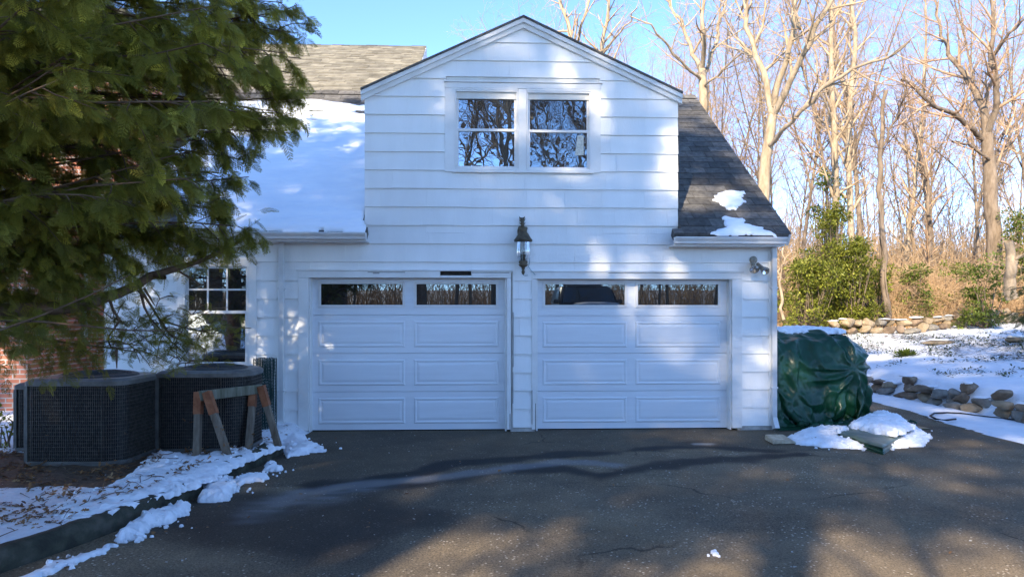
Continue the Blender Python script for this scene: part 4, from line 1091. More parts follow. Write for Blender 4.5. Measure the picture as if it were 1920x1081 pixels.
def tarp():
    x0,x1=WR+.06,fx(1634,.55); y0,y1=.42,2.5; H=fz(0,622,.7)
    t=thing('tarp_covered_pile','bulging heap under a crumpled glossy green tarp beside the garage corner','tarp',((x0+x1)/2,(y0+y1)/2,0))
    TIES.extend([(.46,x1-.85,x1+.50,.30,2),(.78,x0+.0,x1-.5,.75,1)])
    X,f,nu,nv=drape(x0,x1,y0,y1,H,1.06,.80,.6,sp=.036,steps=240)
    g=X.reshape(nv,nu,3)
    def up(a,ax):
        a=np.moveaxis(a,ax,0); n=len(a); o=np.empty((2*n-1,)+a.shape[1:]); o[::2]=a; pa=np.concatenate([a[:1],a,a[-1:]]); o[1::2]=(9*(pa[1:-2]+pa[2:-1])-pa[:-3]-pa[3:])/16; return np.moveaxis(o,0,ax)
    g=up(up(g,0),1); nv,nu=g.shape[:2]
    N=np.cross(np.gradient(g,axis=1),np.gradient(g,axis=0)); N/=np.maximum(np.linalg.norm(N,axis=2,keepdims=True),1e-9); X=g.reshape(-1,3); N=N.reshape(-1,3)
    N*=np.sign((N*(X-np.array([(x0+x1)/2-.5,(y0+y1)/2,.4]))).sum(1,keepdims=True)); G=np.array([x1-.28,y0+.12,H-.55]); out=[]
    for p in X:
        wv=mnoise.noise_vector(Vector(p*1.6))*.22; a,b,c_=p[0]+wv.x,p[1]+wv.y,p[2]+wv.z
        fold=1-2.2*abs(mnoise.noise(Vector((a*2.6-.35*c_,b*2.6,c_*.95+3))))
        f2=1-2.2*abs(mnoise.noise(Vector((a*5.2+2.2*c_,b*5,c_*3.1))))
        dv=mnoise.voronoi(Vector((a*3.4+1.1*c_,b*3.4,c_*2.4)),distance_metric='DISTANCE')[0]; vo=min(.35,dv[1]-dv[0])
        dv2=mnoise.voronoi(Vector((a*8,b*8,c_*7)),distance_metric='DISTANCE')[0]; vo2=min(.3,dv2[1]-dv2[0])
        d=p-G; th=math.atan2(d[2],d[0]+.4*(d[1]+.1)); rr_=math.hypot(d[0],d[2]); k=math.exp(-((rr_-.38)/.30)**2) if p[1]<y0+.7 else 0
        rad=(1-abs(math.sin(th*4.3+2.6*fb(p[0],p[2],1.7))))*k
        topk=sm(H-.02,H-.14,p[2])*-1+1 if p[2]>H-.14 else 0; topk=min(1,max(0,(p[2]-(H-.16))/.12))
        out.append((fold*.045+f2*.018)*(1-.6*topk)*(1-.6*k)-vo*.085*(1-.3*topk)-vo2*.025+rad*.07)
    X=X+N*np.array(out)[:,None]; X[:,2]=np.maximum(X[:,2],.012); X[:,0]=np.maximum(X[:,0],WR+.035)
    idx=np.arange(nu*nv).reshape(nv,nu); f=np.stack([idx[:-1,:-1],idx[:-1,1:],idx[1:,1:],idx[1:,:-1]],-1).reshape(-1,4)
    o=np_mesh('tarp',X,f,M['tarp'],t); mod2=o.modifiers.new('thick','SOLIDIFY'); mod2.thickness=.004
    m=MB()
    for k in range(3): m.box(x0+.02,x0+.66,y0+.10+.02*k,y0+1.6,.035+k*.085,.035+k*.085+.06)
    m.box(x0+.05,x0+.16,y0+.05,y0+1.9,.0,.034); m.box(x0+.5,x0+.6,y0+.12,y0+1.5,0,.034)
    m.build('lumber',M['old_wood'],t,.004)
    m=MB(); m.box(x0+.05,x1-.2,y0+.25,y1-.3,.30,H-.3); m.build('stack_core',M['old_wood'],t)
tarp()
def folded_tarp():
    def wp(px,py,z): p=on_z(px,py,z); return (float(p[0]),float(p[1]))
    A,B,Cc,Dd=wp(1568,806,.14),wp(1655,836,.10),wp(1716,800,.10),wp(1610,780,.15)
    t=thing('folded_tarp','folded dark green tarp lying half buried in snow before the heap','tarp',((A[0]+Cc[0])/2,(A[1]+Cc[1])/2,0))
    for k in range(6):
        z=.03+.020*k; n=26; v=[]
        for j in range(n+1):
            for i in range(n+1):
                u,w_=i/n,j/n; ins=.012*math.sin(k*2.3)+.02*(k/6)
                u2=ins+(1-2*ins)*u; w2_=ins+(1-2*ins)*w_
                x=(A[0]*(1-u2)+B[0]*u2)*(1-w2_)+(Dd[0]*(1-u2)+Cc[0]*u2)*w2_; y=(A[1]*(1-u2)+B[1]*u2)*(1-w2_)+(Dd[1]*(1-u2)+Cc[1]*u2)*w2_
                e=min(u,1-u,w_,1-w_); zz=z*(1-.25*u)-.02*math.exp(-e/.03)+.012*fb(x,y+k,6,3)
                v.append((x,y,max(.008+.002*k,zz)))
        m=MB(); m.add(v,[(j*(n+1)+i,j*(n+1)+i+1,(j+1)*(n+1)+i+1,(j+1)*(n+1)+i) for j in range(n) for i in range(n)],True)
        o=m.build('fold',M['tarp2'] if k==5 else M['tarp'],t); mod=o.modifiers.new('thick','SOLIDIFY'); mod.thickness=.012
M['tarp2']=mat('tarp_underside',(.07,.11,.09),(.12,.16,.13),.4,6,.004,20)
folded_tarp()
gp2=lambda z,*q: [(float(p[0]),float(p[1])) for p in (on_z(a,b,z) for a,b in q)]
mound('snow_bank',gp2(0,(1466,822),(1500,808),(1540,800),(1590,805),(1640,800),(1700,788),(1748,822),(1735,836),(1690,840),(1650,846),(1590,842),(1540,840),(1500,834)),.075,'low snow spread around the folded tarp',st=.028,edge=.12)
mound('snow_cap',gp2(.15,(1572,806),(1600,792),(1625,779),(1655,772),(1690,783),(1712,799),(1680,812),(1640,808),(1610,800)),.09,'thick snow cap lying on the folded tarp',base=.13,st=.022,edge=.07,seed=4)
# snow on top of the tarp heap
Ht=fz(0,612,.8)
mound('snow_cap',[(WR+.35,.85),(fx(1580,.8),.80),(fx(1590,1.2),1.3),(WR+.5,1.7)],.11,'thin snow on top of the green tarp heap',base=Ht-.10,st=.03,edge=.22,seed=9)
# ---- snow along the kerb
mound('snow_bank',gp2(.12,(530,842),(505,846),(470,862),(430,880),(392,900),(330,925),(285,938),(210,965),(120,985),(90,950),(200,915),(260,876),(285,850),(320,848),(372,858),(405,852),(440,838),(470,846),(505,828)),.07,'trampled snow bank with leaves inside the kerb',zb=lambda x,y:.115,st=.03,lump=.03,edge=.15,seed=2,mt=None)
mound('snow_bank',gp2(0,(530,815),(548,812),(572,818),(585,832),(615,846),(585,850),(555,856),(538,858),(525,842)),.075,'small snow heap at the left foot of the left garage door',st=.022,lump=.03,edge=.08,seed=6)
mound('snow_bank',gp2(0,(405,905),(432,896),(447,920),(425,938),(395,944),(372,940),(376,915)),.10,'snow plug filling the gap between the two kerbs',st=.022,lump=.03,edge=.07,seed=7)
mound('snow_bank',gp2(0,(352,946),(362,956),(330,975),(290,992),(262,1012),(215,1026),(190,1032),(222,1008),(258,978),(300,965)),.10,'lumpy snow ridge along the outside of the long kerb',st=.022,lump=.035,edge=.07,seed=8)
mound('snow_bank',gp2(0,(190,1030),(150,1045),(105,1060),(60,1078),(30,1090),(60,1088),(110,1070),(160,1052),(215,1030)),.03,'thin trail of snow by the foot of the long kerb',st=.022,edge=.04,seed=10)
mound('snow_bank',gp2(0,(442,898),(470,889),(500,892),(505,898),(470,905),(445,912),(430,905)),.05,'small flat snow patch outside the short kerb',st=.018,edge=.05,seed=11)
mound('snow_bank',gp2(0,(496,872),(510,868),(528,878),(520,884),(494,884)),.05,'tiny snow lump near the end of the short kerb',st=.016,edge=.04,seed=12)
mound('snow_lump',gp2(0,(1328,1036),(1340,1032),(1352,1036),(1356,1041),(1343,1045),(1328,1043)),.02,'small flake of ice lying on the asphalt near the bottom of the picture',st=.008,lump=.004,edge=.03,seed=13)

# ================================================================= STONE WALLS
def stone_mesh(seed, sx, sy, sz, name='stone'):
    rr=random.Random(seed); bm=bmesh.new(); bmesh.ops.create_icosphere(bm,subdivisions=3,radius=1)
    pl=[(Vector((rr.gauss(0,1),rr.gauss(0,1),rr.gauss(0,1))).normalized(),rr.uniform(.42,.88)) for _ in range(12)]
    for v in bm.verts:
        p=v.co.copy()
        for n_,d in pl:
            e=p.dot(n_)-d
            if e>0: p-=n_*e*.85
        p+=p*.13*mnoise.noise(p*2.6+Vector((seed,0,0))); v.co=Vector((p.x*sx,p.y*sy,p.z*sz))
    me=bpy.data.meshes.new(name); bm.to_mesh(me); bm.free(); me.polygons.foreach_set('use_smooth',[True]*len(me.polygons)); return me
def stonemat(name,a,b,c): return mat(name,a,b,.9,5,.012,18,c3=c,ramp=(.3,.7),detail=8)
SM=[stonemat('stone_tan',(.20,.15,.09),(.42,.33,.22),(.30,.23,.15)),stonemat('stone_grey',(.14,.125,.105),(.33,.30,.25),(.22,.20,.17)),stonemat('stone_brown',(.12,.085,.055),(.30,.22,.15),(.20,.145,.10))]
def put_stone(parent,x,y,z,sx,sy,sz,seed,mt):
    me=stone_mesh(seed,sx,sy,sz); o=link('stone',me,mt,parent); o.location=(x,y,z); rr=random.Random(seed*7+1)
    o.rotation_euler=(rr.uniform(-.15,.15),rr.uniform(-.15,.15),rr.uniform(-.5,.5)); return o
def upper_wall():
    L_=[(1462,600,21.0),(1560,604,21.3),(1650,604,21.6),(1750,604,21.8),(1880,604,22),(2040,606,22)]
    P=[at_depth(*q) for q in L_]; t=thing('upper_stone_wall','long dry stone wall of tan rounded rocks below the woods','stone wall',P[2])
    rr=random.Random(3); cnt=0; capsn=MB(); tops=[]
    for row in range(2):
        s=0; L=[math.dist(P[i][:2],P[i+1][:2]) for i in range(len(P)-1)]; tot=sum(L)
        while s<tot and cnt<98:
            w_=rr.uniform(.22,.52)*(1 if row else 1.05)
            q=s+w_/2; i=0
            while i<len(L)-1 and q>L[i]: q-=L[i]; i+=1
            a,b=P[i],P[i+1]; x=a[0]+(b[0]-a[0])*q/L[i]; y=a[1]+(b[1]-a[1])*q/L[i]; g_=gz_(x,y)
            px=960+F*np.dot(np.array([x,y,0])-CAM*[1,1,0],R_)/np.dot(np.array([x,y,0])-CAM*[1,1,0],D_)
            low = px<1560
            if low and row==1: s+=w_; continue
            hz=rr.uniform(.10,.17)*(.7 if low else 1)
            if px>1860 and row==1 and rr.random()<.4: s+=w_; continue
            z=g_+hz*.75 if row==0 else g_+.24+hz*.6
            put_stone(t,x+rr.uniform(-.03,.03),y+rr.uniform(-.08,.08)+(.05 if row else 0),z,w_/2*1.12,rr.uniform(.18,.28),hz,200+cnt,rr.choice([SM[0],SM[0],SM[1],SM[2]])); cnt+=1
            if row==1 and rr.random()<.75 or (low and rr.random()<.5): tops.append((x,y,z+hz*.80,w_*.5))
            s+=w_*.93
    return tops
tops=upper_wall()
def snowcaps(tops,label,seed,k=1.0):
    m=MB()
    for i,(x,y,z,w_) in enumerate(tops):
        me=stone_mesh(seed+i,w_*.95*k,.17,.030); b=[tuple(v.co+Vector((x,y+.03,z))) for v in me.vertices]; m.add(b,[tuple(p.vertices) for p in me.polygons],True); bpy.data.meshes.remove(me)
    tag(m.build('snow_cap',M['snow']),label,kind='stuff')
snowcaps(tops,'snow lying along the top of the upper stone wall',900)
def lower_wall():
    P=[]; y=-2.6
    rr=random.Random(8); t=thing('lower_stone_wall','rough dark boulders of the low retaining wall half buried in snow beside the drive','stone wall',(7.3,1,0))
    cnt=0; tops=[]
    while y<6.0 and cnt<95:
        w_=rr.uniform(.22,.48)
        if not (1.0<y<1.2 or 4.4<y<4.7):
            x=wallx(y); n_=rr.choice((2,2,3))
            z=.015
            for k in range(n_):
                hz=rr.uniform(.075,.13); ww=w_*rr.uniform(.8,1.15); sz_=rr.uniform(.13,.22)
                put_stone(t,x+rr.uniform(-.08,.10)+.05*k,y+rr.uniform(-.08,.08),z+hz*.7,sz_,ww/2,hz,500+cnt,rr.choice([SM[1],SM[2],SM[2],SM[0]])); cnt+=1
                z+=hz*1.45
            if rr.random()<.8: tops.append((x+.12,y,z-.02,w_*.42))
        y+=w_*.86
    # the run that turns left behind the tarp
    x=7.2; 
    while x>4.6 and cnt<98:
        w_=rr.uniform(.25,.5); yy=6.2-.12*max(0,7-x)
        for k in range(rr.choice((1,2,2))): put_stone(t,x,yy+rr.uniform(-.1,.1),.1+.17*k,w_/2,.2,rr.uniform(.09,.14),700+cnt,rr.choice(SM)); cnt+=1
        x-=w_*.9
    return tops
tops2=lower_wall(); snowcaps([(a,b,c,d) for a,b,c,d in tops2],'snow pillows on the boulders of the lower wall',1300,1.0)
# flat slab with snow in the upper bed, fallen stones on the yard edge
for i,(px,py,dd,sx,sy,sz,lab) in enumerate(((1520,575,23.5,.75,.3,.16,'long flat ledge stone above the left end of the upper wall'),(1905,632,17,.45,.2,.10,'pale flat stone under the spruce branch'),(1765,632,18,.55,.22,.07,'flat edging stone in the snowy bed'))):
    p=at_depth(px,py,dd); me=stone_mesh(60+i,sx,sy,sz,'ledge_stone'); o=link('ledge_stone',me,SM[0]); o.location=(p[0],p[1],gz_(p[0],p[1])+sz*.5); tag(o,lab,'stone')
    me=stone_mesh(80+i,sx*.95,sy*.8,.04,'snow_cap'); q=link('snow_cap',me,M['snow']); q.location=(p[0],p[1]+.03,gz_(p[0],p[1])+sz*1.32); tag(q,'snow lying on the '+lab[:40].rsplit(' ',1)[0],kind='stuff')
# ================================================================= PLANTS
def resamp(pts,rad,m):
    pts=np.asarray(pts,float); rad=np.asarray(rad,float); d=np.r_[0,np.cumsum(np.linalg.norm(np.diff(pts,axis=0),axis=1))]; t=np.linspace(0,d[-1],m)
    return np.stack([np.interp(t,d,pts[:,i]) for i in range(3)],1),np.interp(t,d,rad)
def wobble(p,d,L,r0,r1,n,rr,wob,trop,m=None):
    pts=[np.array(p,float)]; d=np.array(d,float); d/=np.linalg.norm(d); st=L/(n-1)
    for i in range(n-1):
        d=d+np.array([rr.gauss(0,wob),rr.gauss(0,wob),rr.gauss(0,wob)+trop]); d/=np.linalg.norm(d); pts.append(pts[-1]+d*st)
    return np.array(pts),np.linspace(r0,r1,n)
def side_dir(t,ang,az):
    t=t/np.linalg.norm(t); a=np.cross(t,[0,0,1.]) if abs(t[2])<.95 else np.cross(t,[1.,0,0]); a/=np.linalg.norm(a); b=np.cross(t,a)
    s=a*math.cos(az)+b*math.sin(az); return t*math.cos(ang)+s*math.sin(ang)
def sprout(store,pts,rads,lev,maxlev,rr,dens,lenk,trop=.05,start=.15,ang=(.5,1.0),wob=.10):
    """children along a limb; store[lev] collects (pts,rads)"""
    L=np.linalg.norm(np.diff(pts,axis=0),axis=1).sum(); n=max(2,int(L*dens[lev])); az=rr.random()*6
    for i in range(n):
        t=start+(1-start)*(i+rr.random())/n; k=min(t*(len(pts)-1),len(pts)-1.001); a=int(k); f=k-a
        p=pts[a]*(1-f)+pts[a+1]*f; tg=pts[a+1]-pts[a]; r=(rads[a]*(1-f)+rads[a+1]*f)
        az+=2.4+rr.uniform(-.5,.5); l=lenk[lev]*rr.uniform(.55,1.25)*(1-.45*t)
        r0=max(min(r*.6,.05*l+.003),.0035); q,w_=wobble(p,side_dir(tg,rr.uniform(*ang),az),l,r0,max(r0*.3,.0028),5,rr,wob,trop)
        store.setdefault(lev,[]).append((q,w_))
        if lev<maxlev: sprout(store,q,w_,lev+1,maxlev,rr,dens,lenk,trop,.12,ang,wob)
def tree_parts(t,main,store,mt,mtw):
    g=[]
    for q,w_ in main:
        a,b=resamp(q,w_,14); g.append((a[None],b[None],9))
    lv=sorted(store); 
    V,Fq=tubes_np(g); np_mesh('trunk',V,Fq,mt,t)
    g=[]
    for l in lv:
        P=[q for q,_ in store[l]]; W=[w_ for _,w_ in store[l]]; g.append((np.array(P),np.array(W),5 if l==0 else 3))
    if g: V,Fq=tubes_np(g); np_mesh('crown',V,Fq,mtw,t)
def wood_tree(seed,H,r,label,group,mt,mtw,forks=4,dens=(2.2,3.6,4.6),lenk=(2.6,1.2,.6),lean=.03,fork_at=.4,spread=.45,maxlev=2):
    rr=random.Random(seed); t=thing('bare_tree',label,'tree',(0,0,0),group)
    main=[]; store={}
    tp,tr=wobble((0,0,-.2),(rr.uniform(-lean,lean),rr.uniform(-lean,lean),1),H*.97,r,r*.12,12,rr,.045,.02); main.append((tp,tr))
    sprout(store,tp[4:],tr[4:],0,maxlev,rr,dens,lenk,.04,.05,(.5,1.1))
    for i in range(forks):
        k=min(10,3+int(12*(fork_at-.25)+i*5/forks)); p=tp[k]; az=i*2.4+rr.random(); d=side_dir(tp[k+1]-tp[k],spread*rr.uniform(.7,1.3),az)
        q,w_=wobble(p,d,H*(1-k/12)*rr.uniform(.7,1.0),tr[k]*.62,.012,8,rr,.07,.05); main.append((q,w_)); sprout(store,q,w_,0,maxlev,rr,dens,lenk,.04,.12,(.5,1.0))
    tree_parts(t,main,store,mt,mtw); return t
def px_tree(seed,base_d,limbs,label,mt,mtw,dens=(2.0,3.2,4.2),lenk=(2.2,1.1,.55),group='bare trees of the woods',maxlev=2,cat='tree',name='bare_tree',barestart=.12):
    """limbs: list of ([(px,py,depth offset)...], r0 px, r1 px, sprout?)"""
    rr=random.Random(seed); b=limbs[0][0][0]; p0=at_depth(b[0],b[1],base_d+b[2]); root=np.array([p0[0],p0[1],gz_(p0[0],p0[1])])
    t=thing(name,label,cat,root,group); main=[]; store={}
    for pts,r0,r1,sp in limbs:
        P=np.array([at_depth(a,b_,base_d+c) for a,b_,c in pts])-root; sc=base_d/F/2
        P=np.array(P); n_=len(P)
        # smooth subdivide
        q,w_=resamp(P,np.linspace(r0*sc,r1*sc,n_),3*n_)
        q[1:-1]+=np.array([[rr.gauss(0,.05)]*1+[rr.gauss(0,.05),rr.gauss(0,.03)] for _ in range(len(q)-2)])*.9
        main.append((q,w_))
        if sp: sprout(store,q,w_,0,maxlev,rr,dens,lenk,.05,sp,(.45,1.0))
    g=[]
    for q,w_ in main: a,b_=resamp(q,w_,22); g.append((a[None],b_[None],10))
    V,Fq=tubes_np(g); o=np_mesh('trunk',V,Fq,mt,None); o.parent=t
    g=[(np.array([q for q,_ in store[l]]),np.array([w_ for _,w_ in store[l]]),5 if l==0 else 3) for l in sorted(store)]
    if g: V,Fq=tubes_np(g); o=np_mesh('crown',V,Fq,mtw,None); o.parent=t
    return t
Bk,Bd,Tw,Tr=M['bark'],M['bark_d'],M['twig'],M['twig_r']
px_tree(1,20,[([(1426,640,0),(1430,380,0),(1437,290,0),(1448,215,0)],25,17,None),
  ([(1448,215,0),(1425,120,.5),(1400,40,1),(1385,-60,1.5),(1370,-160,2)],13,5,.2),
  ([(1452,200,0),(1472,110,-.5),(1490,20,-1),(1500,-90,-1.2),(1512,-180,-1)],12,4,.2),
  ([(1450,215,0),(1485,140,-.8),(1530,60,-1.5),(1565,-20,-2),(1600,-130,-2.5)],13,4,.2),
  ([(1440,275,0),(1490,225,-1.5),(1545,165,-2.5),(1610,125,-3),(1665,112,-3.5),(1705,78,-4)],9,2.5,.25),
  ([(1425,120,.5),(1390,80,1.5),(1355,50,2.5)],6,2,.2),([(1490,20,-1),(1505,60,-1.5),(1470,-60,-2)],5,3,.1)],
  'large pale forked tree rising just right of the garage roof',Bk,Tw)
px_tree(2,25,[([(1318,620,0),(1322,185,0),(1316,130,0)],20,14,None),
  ([(1316,135,0),(1290,70,1),(1262,10,2),(1235,-60,2)],9,3,.1),([(1317,130,0),(1318,60,-1),(1325,-20,-1),(1322,-90,0)],9,3,.1),
  ([(1320,140,0),(1345,70,1),(1362,0,1.5),(1385,-80,2)],8,3,.1),([(1316,150,0),(1270,110,-1),(1225,50,-2),(1180,30,-2)],6,2,.1),
  ([(1320,165,0),(1365,120,-1.5),(1410,85,-2)],5,2,.1)],'pale vase-shaped tree directly behind the upper end of the right roof slope',Bk,Tw,dens=(1.7,2.9,3.6))
px_tree(3,26,[([(1868,610,0),(1862,440,0),(1858,330,0),(1850,250,0)],30,20,None),
  ([(1850,252,0),(1830,170,.6),(1800,130,1),(1770,70,2),(1745,-10,2.5)],15,4,.15),
  ([(1852,255,0),(1868,190,-.6),(1860,110,-1),(1862,30,-1),(1850,-70,-1)],13,4,.15),
  ([(1845,262,0),(1790,215,-1),(1745,195,-2),(1715,160,-2.4),(1690,150,-2.8)],10,3,.15),
  ([(1855,330,0),(1880,290,1),(1905,230,2),(1940,150,2)],9,3,.15),
  ([(1858,305,0),(1820,270,-1),(1785,265,-2)],6,3,.3),([(1860,110,-1),(1895,60,-2),(1930,30,-2.5)],7,3,.1)],
  'massive crooked oak near the right edge of the picture',Bd,Tr,dens=(2.3,3.3,4.2))
px_tree(4,24,[([(1562,620,0),(1566,400,0),(1562,250,0),(1560,120,0),(1556,0,0),(1552,-150,0)],15,5,.3),([(1562,290,0),(1585,220,1),(1612,130,2)],4,2,.1),([(1560,230,0),(1535,150,-1),(1520,60,-1)],4,2,.1)],
  'straight slender tree with moss-grey trunk behind the green shrubs',Bk,Tw,lenk=(1.7,.9,.45))
px_tree(5,27,[([(1600,620,0),(1597,420,0),(1592,250,0),(1598,100,0),(1600,-40,0),(1604,-160,0)],13,5,.25),([(1594,270,0),(1570,190,1),(1550,100,1.5)],4,2,.1)],
  'thin twin of the straight tree standing a little farther right',Bk,Tw,lenk=(1.7,.9,.45))
px_tree(6,22,[([(1664,610,0),(1656,470,0),(1650,330,0),(1655,260,0),(1662,170,.2)],12,7,None),([(1652,330,0),(1640,240,.5),(1628,180,1)],5,2,.2),([(1655,275,0),(1682,210,-.5),(1700,150,-1)],5,2,.2),
  ([(1660,600,.1),(1648,470,.15),(1658,380,.1),(1648,300,.1)],4,3,None),([(1668,600,-.1),(1662,480,-.15),(1646,390,-.1),(1660,300,-.1)],3,3,None)],
  'dead snag wrapped in hanging brown vines between the woods and the green shrubs',Bd,M['brown_twig'],dens=(9,5,5),lenk=(.9,.6,.4),barestart=.1)
px_tree(7,32,[([(1690,610,0),(1700,470,0),(1716,340,0),(1728,220,0),(1735,100,0),(1730,-60,0)],9,3,.2)],'thin leaning tree between the vine snag and the big oak',Bk,Tw)
px_tree(8,30,[([(1735,610,0),(1745,470,0),(1742,350,0),(1728,300,0),(1735,200,1)],9,3,.2)],'thin dark sapling tree left of the big oak',Bd,Tr)
px_tree(9,30,[([(1090,400,0),(1082,150,0),(1070,60,0),(1045,-20,1)],13,6,.3),([(1082,150,0),(1110,110,-1),(1140,85,-2)],6,2,.1),([(1078,90,0),(1100,20,-1),(1120,-60,-1)],6,3,.1)],'spreading pale tree seen over the peak of the dormer roof',Bk,Tw,dens=(1.6,2.9,3.6))
px_tree(10,31,[([(1150,400,0),(1132,130,0),(1130,60,0),(1150,-40,0)],11,5,.3),([(1131,100,0),(1165,60,-1),(1195,15,-2)],5,2,.1)],'pale tree over the right dormer slope beside its spreading neighbour',Bk,Tw,dens=(1.6,2.9,3.6))
px_tree(11,46,[([(900,400,0),(902,120,0),(905,70,0)],7,3,.35),([(903,110,0),(885,85,1),(870,70,1)],2,1,.1),([(903,110,0),(925,95,1),(940,60,1)],2,1,.1)],'small distant bare crown showing between the beige roof and the dormer',Bk,M['twig_r'],dens=(1.2,2.2,3.0),lenk=(1.7,1.0,.6))
px_tree(12,19,[([(1898,560,0),(1897,500,0),(1890,452,0)],22,15,None),([(1896,500,0),(1912,480,-.2),(1935,470,-.4)],8,4,None)],'broken pale stump standing at the right edge above the spruce branch',Bk,Tw,name='dead_stump',cat='stump',group=None)
px_tree(13,20.5,[([(1470,600,0),(1466,545,0),(1462,500,0),(1467,470,0),(1478,440,0)],6,2,.4)],'young whip of a sapling tree beside the garage corner board',Bk,Tw,lenk=(.7,.4,.3),dens=(3,3,3))
# generic woods
protos=[wood_tree(31,17,.09,'x','bare trees deep in the woods',Bd,Tw,4),wood_tree(32,15,.075,'x','bare trees deep in the woods',Bd,Tw,3,lenk=(2.1,1.1,.6)),
        wood_tree(33,19,.12,'x','bare trees deep in the woods',Bd,Tr,5),wood_tree(34,12,.06,'x','bare trees deep in the woods',Bd,Tr,3,lenk=(1.9,1.0,.5)),wood_tree(35,16,.08,'x','bare trees deep in the woods',Bk,Tr,4,spread=.3)]
rr=random.Random(11); spots=[]
for i in range(26): spots.append((1310+(i+rr.random())*25,rr.uniform(30,44)))
for i in range(34): spots.append((1090+(i+rr.random())*25,rr.uniform(44,66)))
for i,px in enumerate((1040,1175,1230,1255)): spots.append((px,rr.uniform(40,56)))
kinds=['slim pale bare tree','thin pale bare tree','tall brown bare tree','small reddish bare tree','narrow bare tree']
ANCH=[(1040,'the dormer peak'),(1085,'the spreading tree'),(1150,'the right dormer slope'),(1220,'the dormer corner'),(1320,'the vase-shaped tree'),(1375,'the right roof slope'),(1430,'the forked tree'),(1500,'the left shrub'),(1565,'the slender mossy tree'),(1600,'its thin twin'),(1655,'the vine snag'),(1700,'the leaning tree'),(1742,'the dark sapling'),(1800,'the olive shrub'),(1858,'the crooked oak'),(1900,'the stump'),(1960,'the right edge')]
for i,(px,d) in enumerate(spots):
    k=i%5; p=at_depth(px,585,d); z=gz_(p[0],p[1]); s_=rr.uniform(.8,1.15); rz=rr.uniform(0,6.28)
    if i<5: o=protos[k]; o.location=(p[0],p[1],z); o.rotation_euler=(0,0,rz); o.scale=(s_,)*3; o['label']=kinds[k]
    else: o=copy_tree(protos[k],(p[0],p[1],z),rz,s_,kinds[k],'bare trees deep in the woods')
    an=min(ANCH,key=lambda q:abs(q[0]-px)); o['label']=kinds[k]+(' in the nearer rows ' if d<36 else ' in the middle rows ' if d<47 else ' in the farthest rows ')+('just left of ' if px<an[0]-9 else 'just right of ' if px>an[0]+9 else 'behind ')+an[1]
# --- brush: arching stems
def brush(name,n,xr,yr,hr,mt,label,seed,arch=.5,r=.006,m=6):
    q=np.random.default_rng(seed); x=q.uniform(*xr,n); y=q.uniform(*yr,n)
    z=np.array([gz_(a,b) for a,b in zip(x,y)]); h=q.uniform(*hr,n)*(.5+.5*q.random(n))
    az=q.uniform(0,2*np.pi,n); ln=h*arch*q.random(n)*1.6; t=np.linspace(0,1,m)
    P=np.zeros((n,m,3)); P[:,:,0]=x[:,None]+np.cos(az)[:,None]*ln[:,None]*t**2+q.normal(0,.03,(n,m))*h[:,None]*t; P[:,:,1]=y[:,None]+np.sin(az)[:,None]*ln[:,None]*t**2+q.normal(0,.03,(n,m))*h[:,None]*t
    P[:,:,2]=z[:,None]-.03+h[:,None]*(t-.35*t**3*q.random(n)[:,None]*2*min(1,arch*1.5))
    Rd=np.full((n,m),r)*np.linspace(1,.4,m)*q.uniform(.6,1.4,(n,1)); V,Fq=tubes_np([(P,Rd,3)])
    return tag(np_mesh(name,V,Fq,mt),label,kind='stuff')
M['tan']=mat('tan_stem',(.36,.22,.11),(.58,.40,.22),.8,2)
M['redbrush']=mat('brown_brush',(.32,.20,.11),(.56,.40,.23),.85,1.2)
brush('brush',7500,(3.5,34),(14.0,21),(1.4,3.8),M['redbrush'],'tangle of brown brush filling the edge of the woods',1,.7,.010)
brush('brush',13000,(-8,60),(24,46),(3,8),M['redbrush'],'far thicket of reddish saplings across the depth of the woods',2,.4,.019)
brush('brush',5200,(3.5,36),(17,26),(2.0,5.0),M['tan'],'golden tangle of thin stems standing among the tree trunks',8,.5,.009)
brush('dry_grass',4200,(8.5,17.5),(12.7,14.6),(.4,1.15),M['tan'],'tan dry weeds standing along the back of the upper stone wall',3,.8,.006)
brush('brush',900,(12,19),(13,16),(1.4,2.8),M['tan'],'pale arching bramble stems below the big oak',4,1.0,.009)
brush('saplings',10000,(-25,85),(32,60),(5,13),M['twig'],'far haze of thin saplings closing the woods',6,.22,.020,m=7)
brush('saplings',2600,(3,45),(18,34),(3,8),M['twig'],'thin pale saplings among the nearer trees',7,.25,.009,m=7)
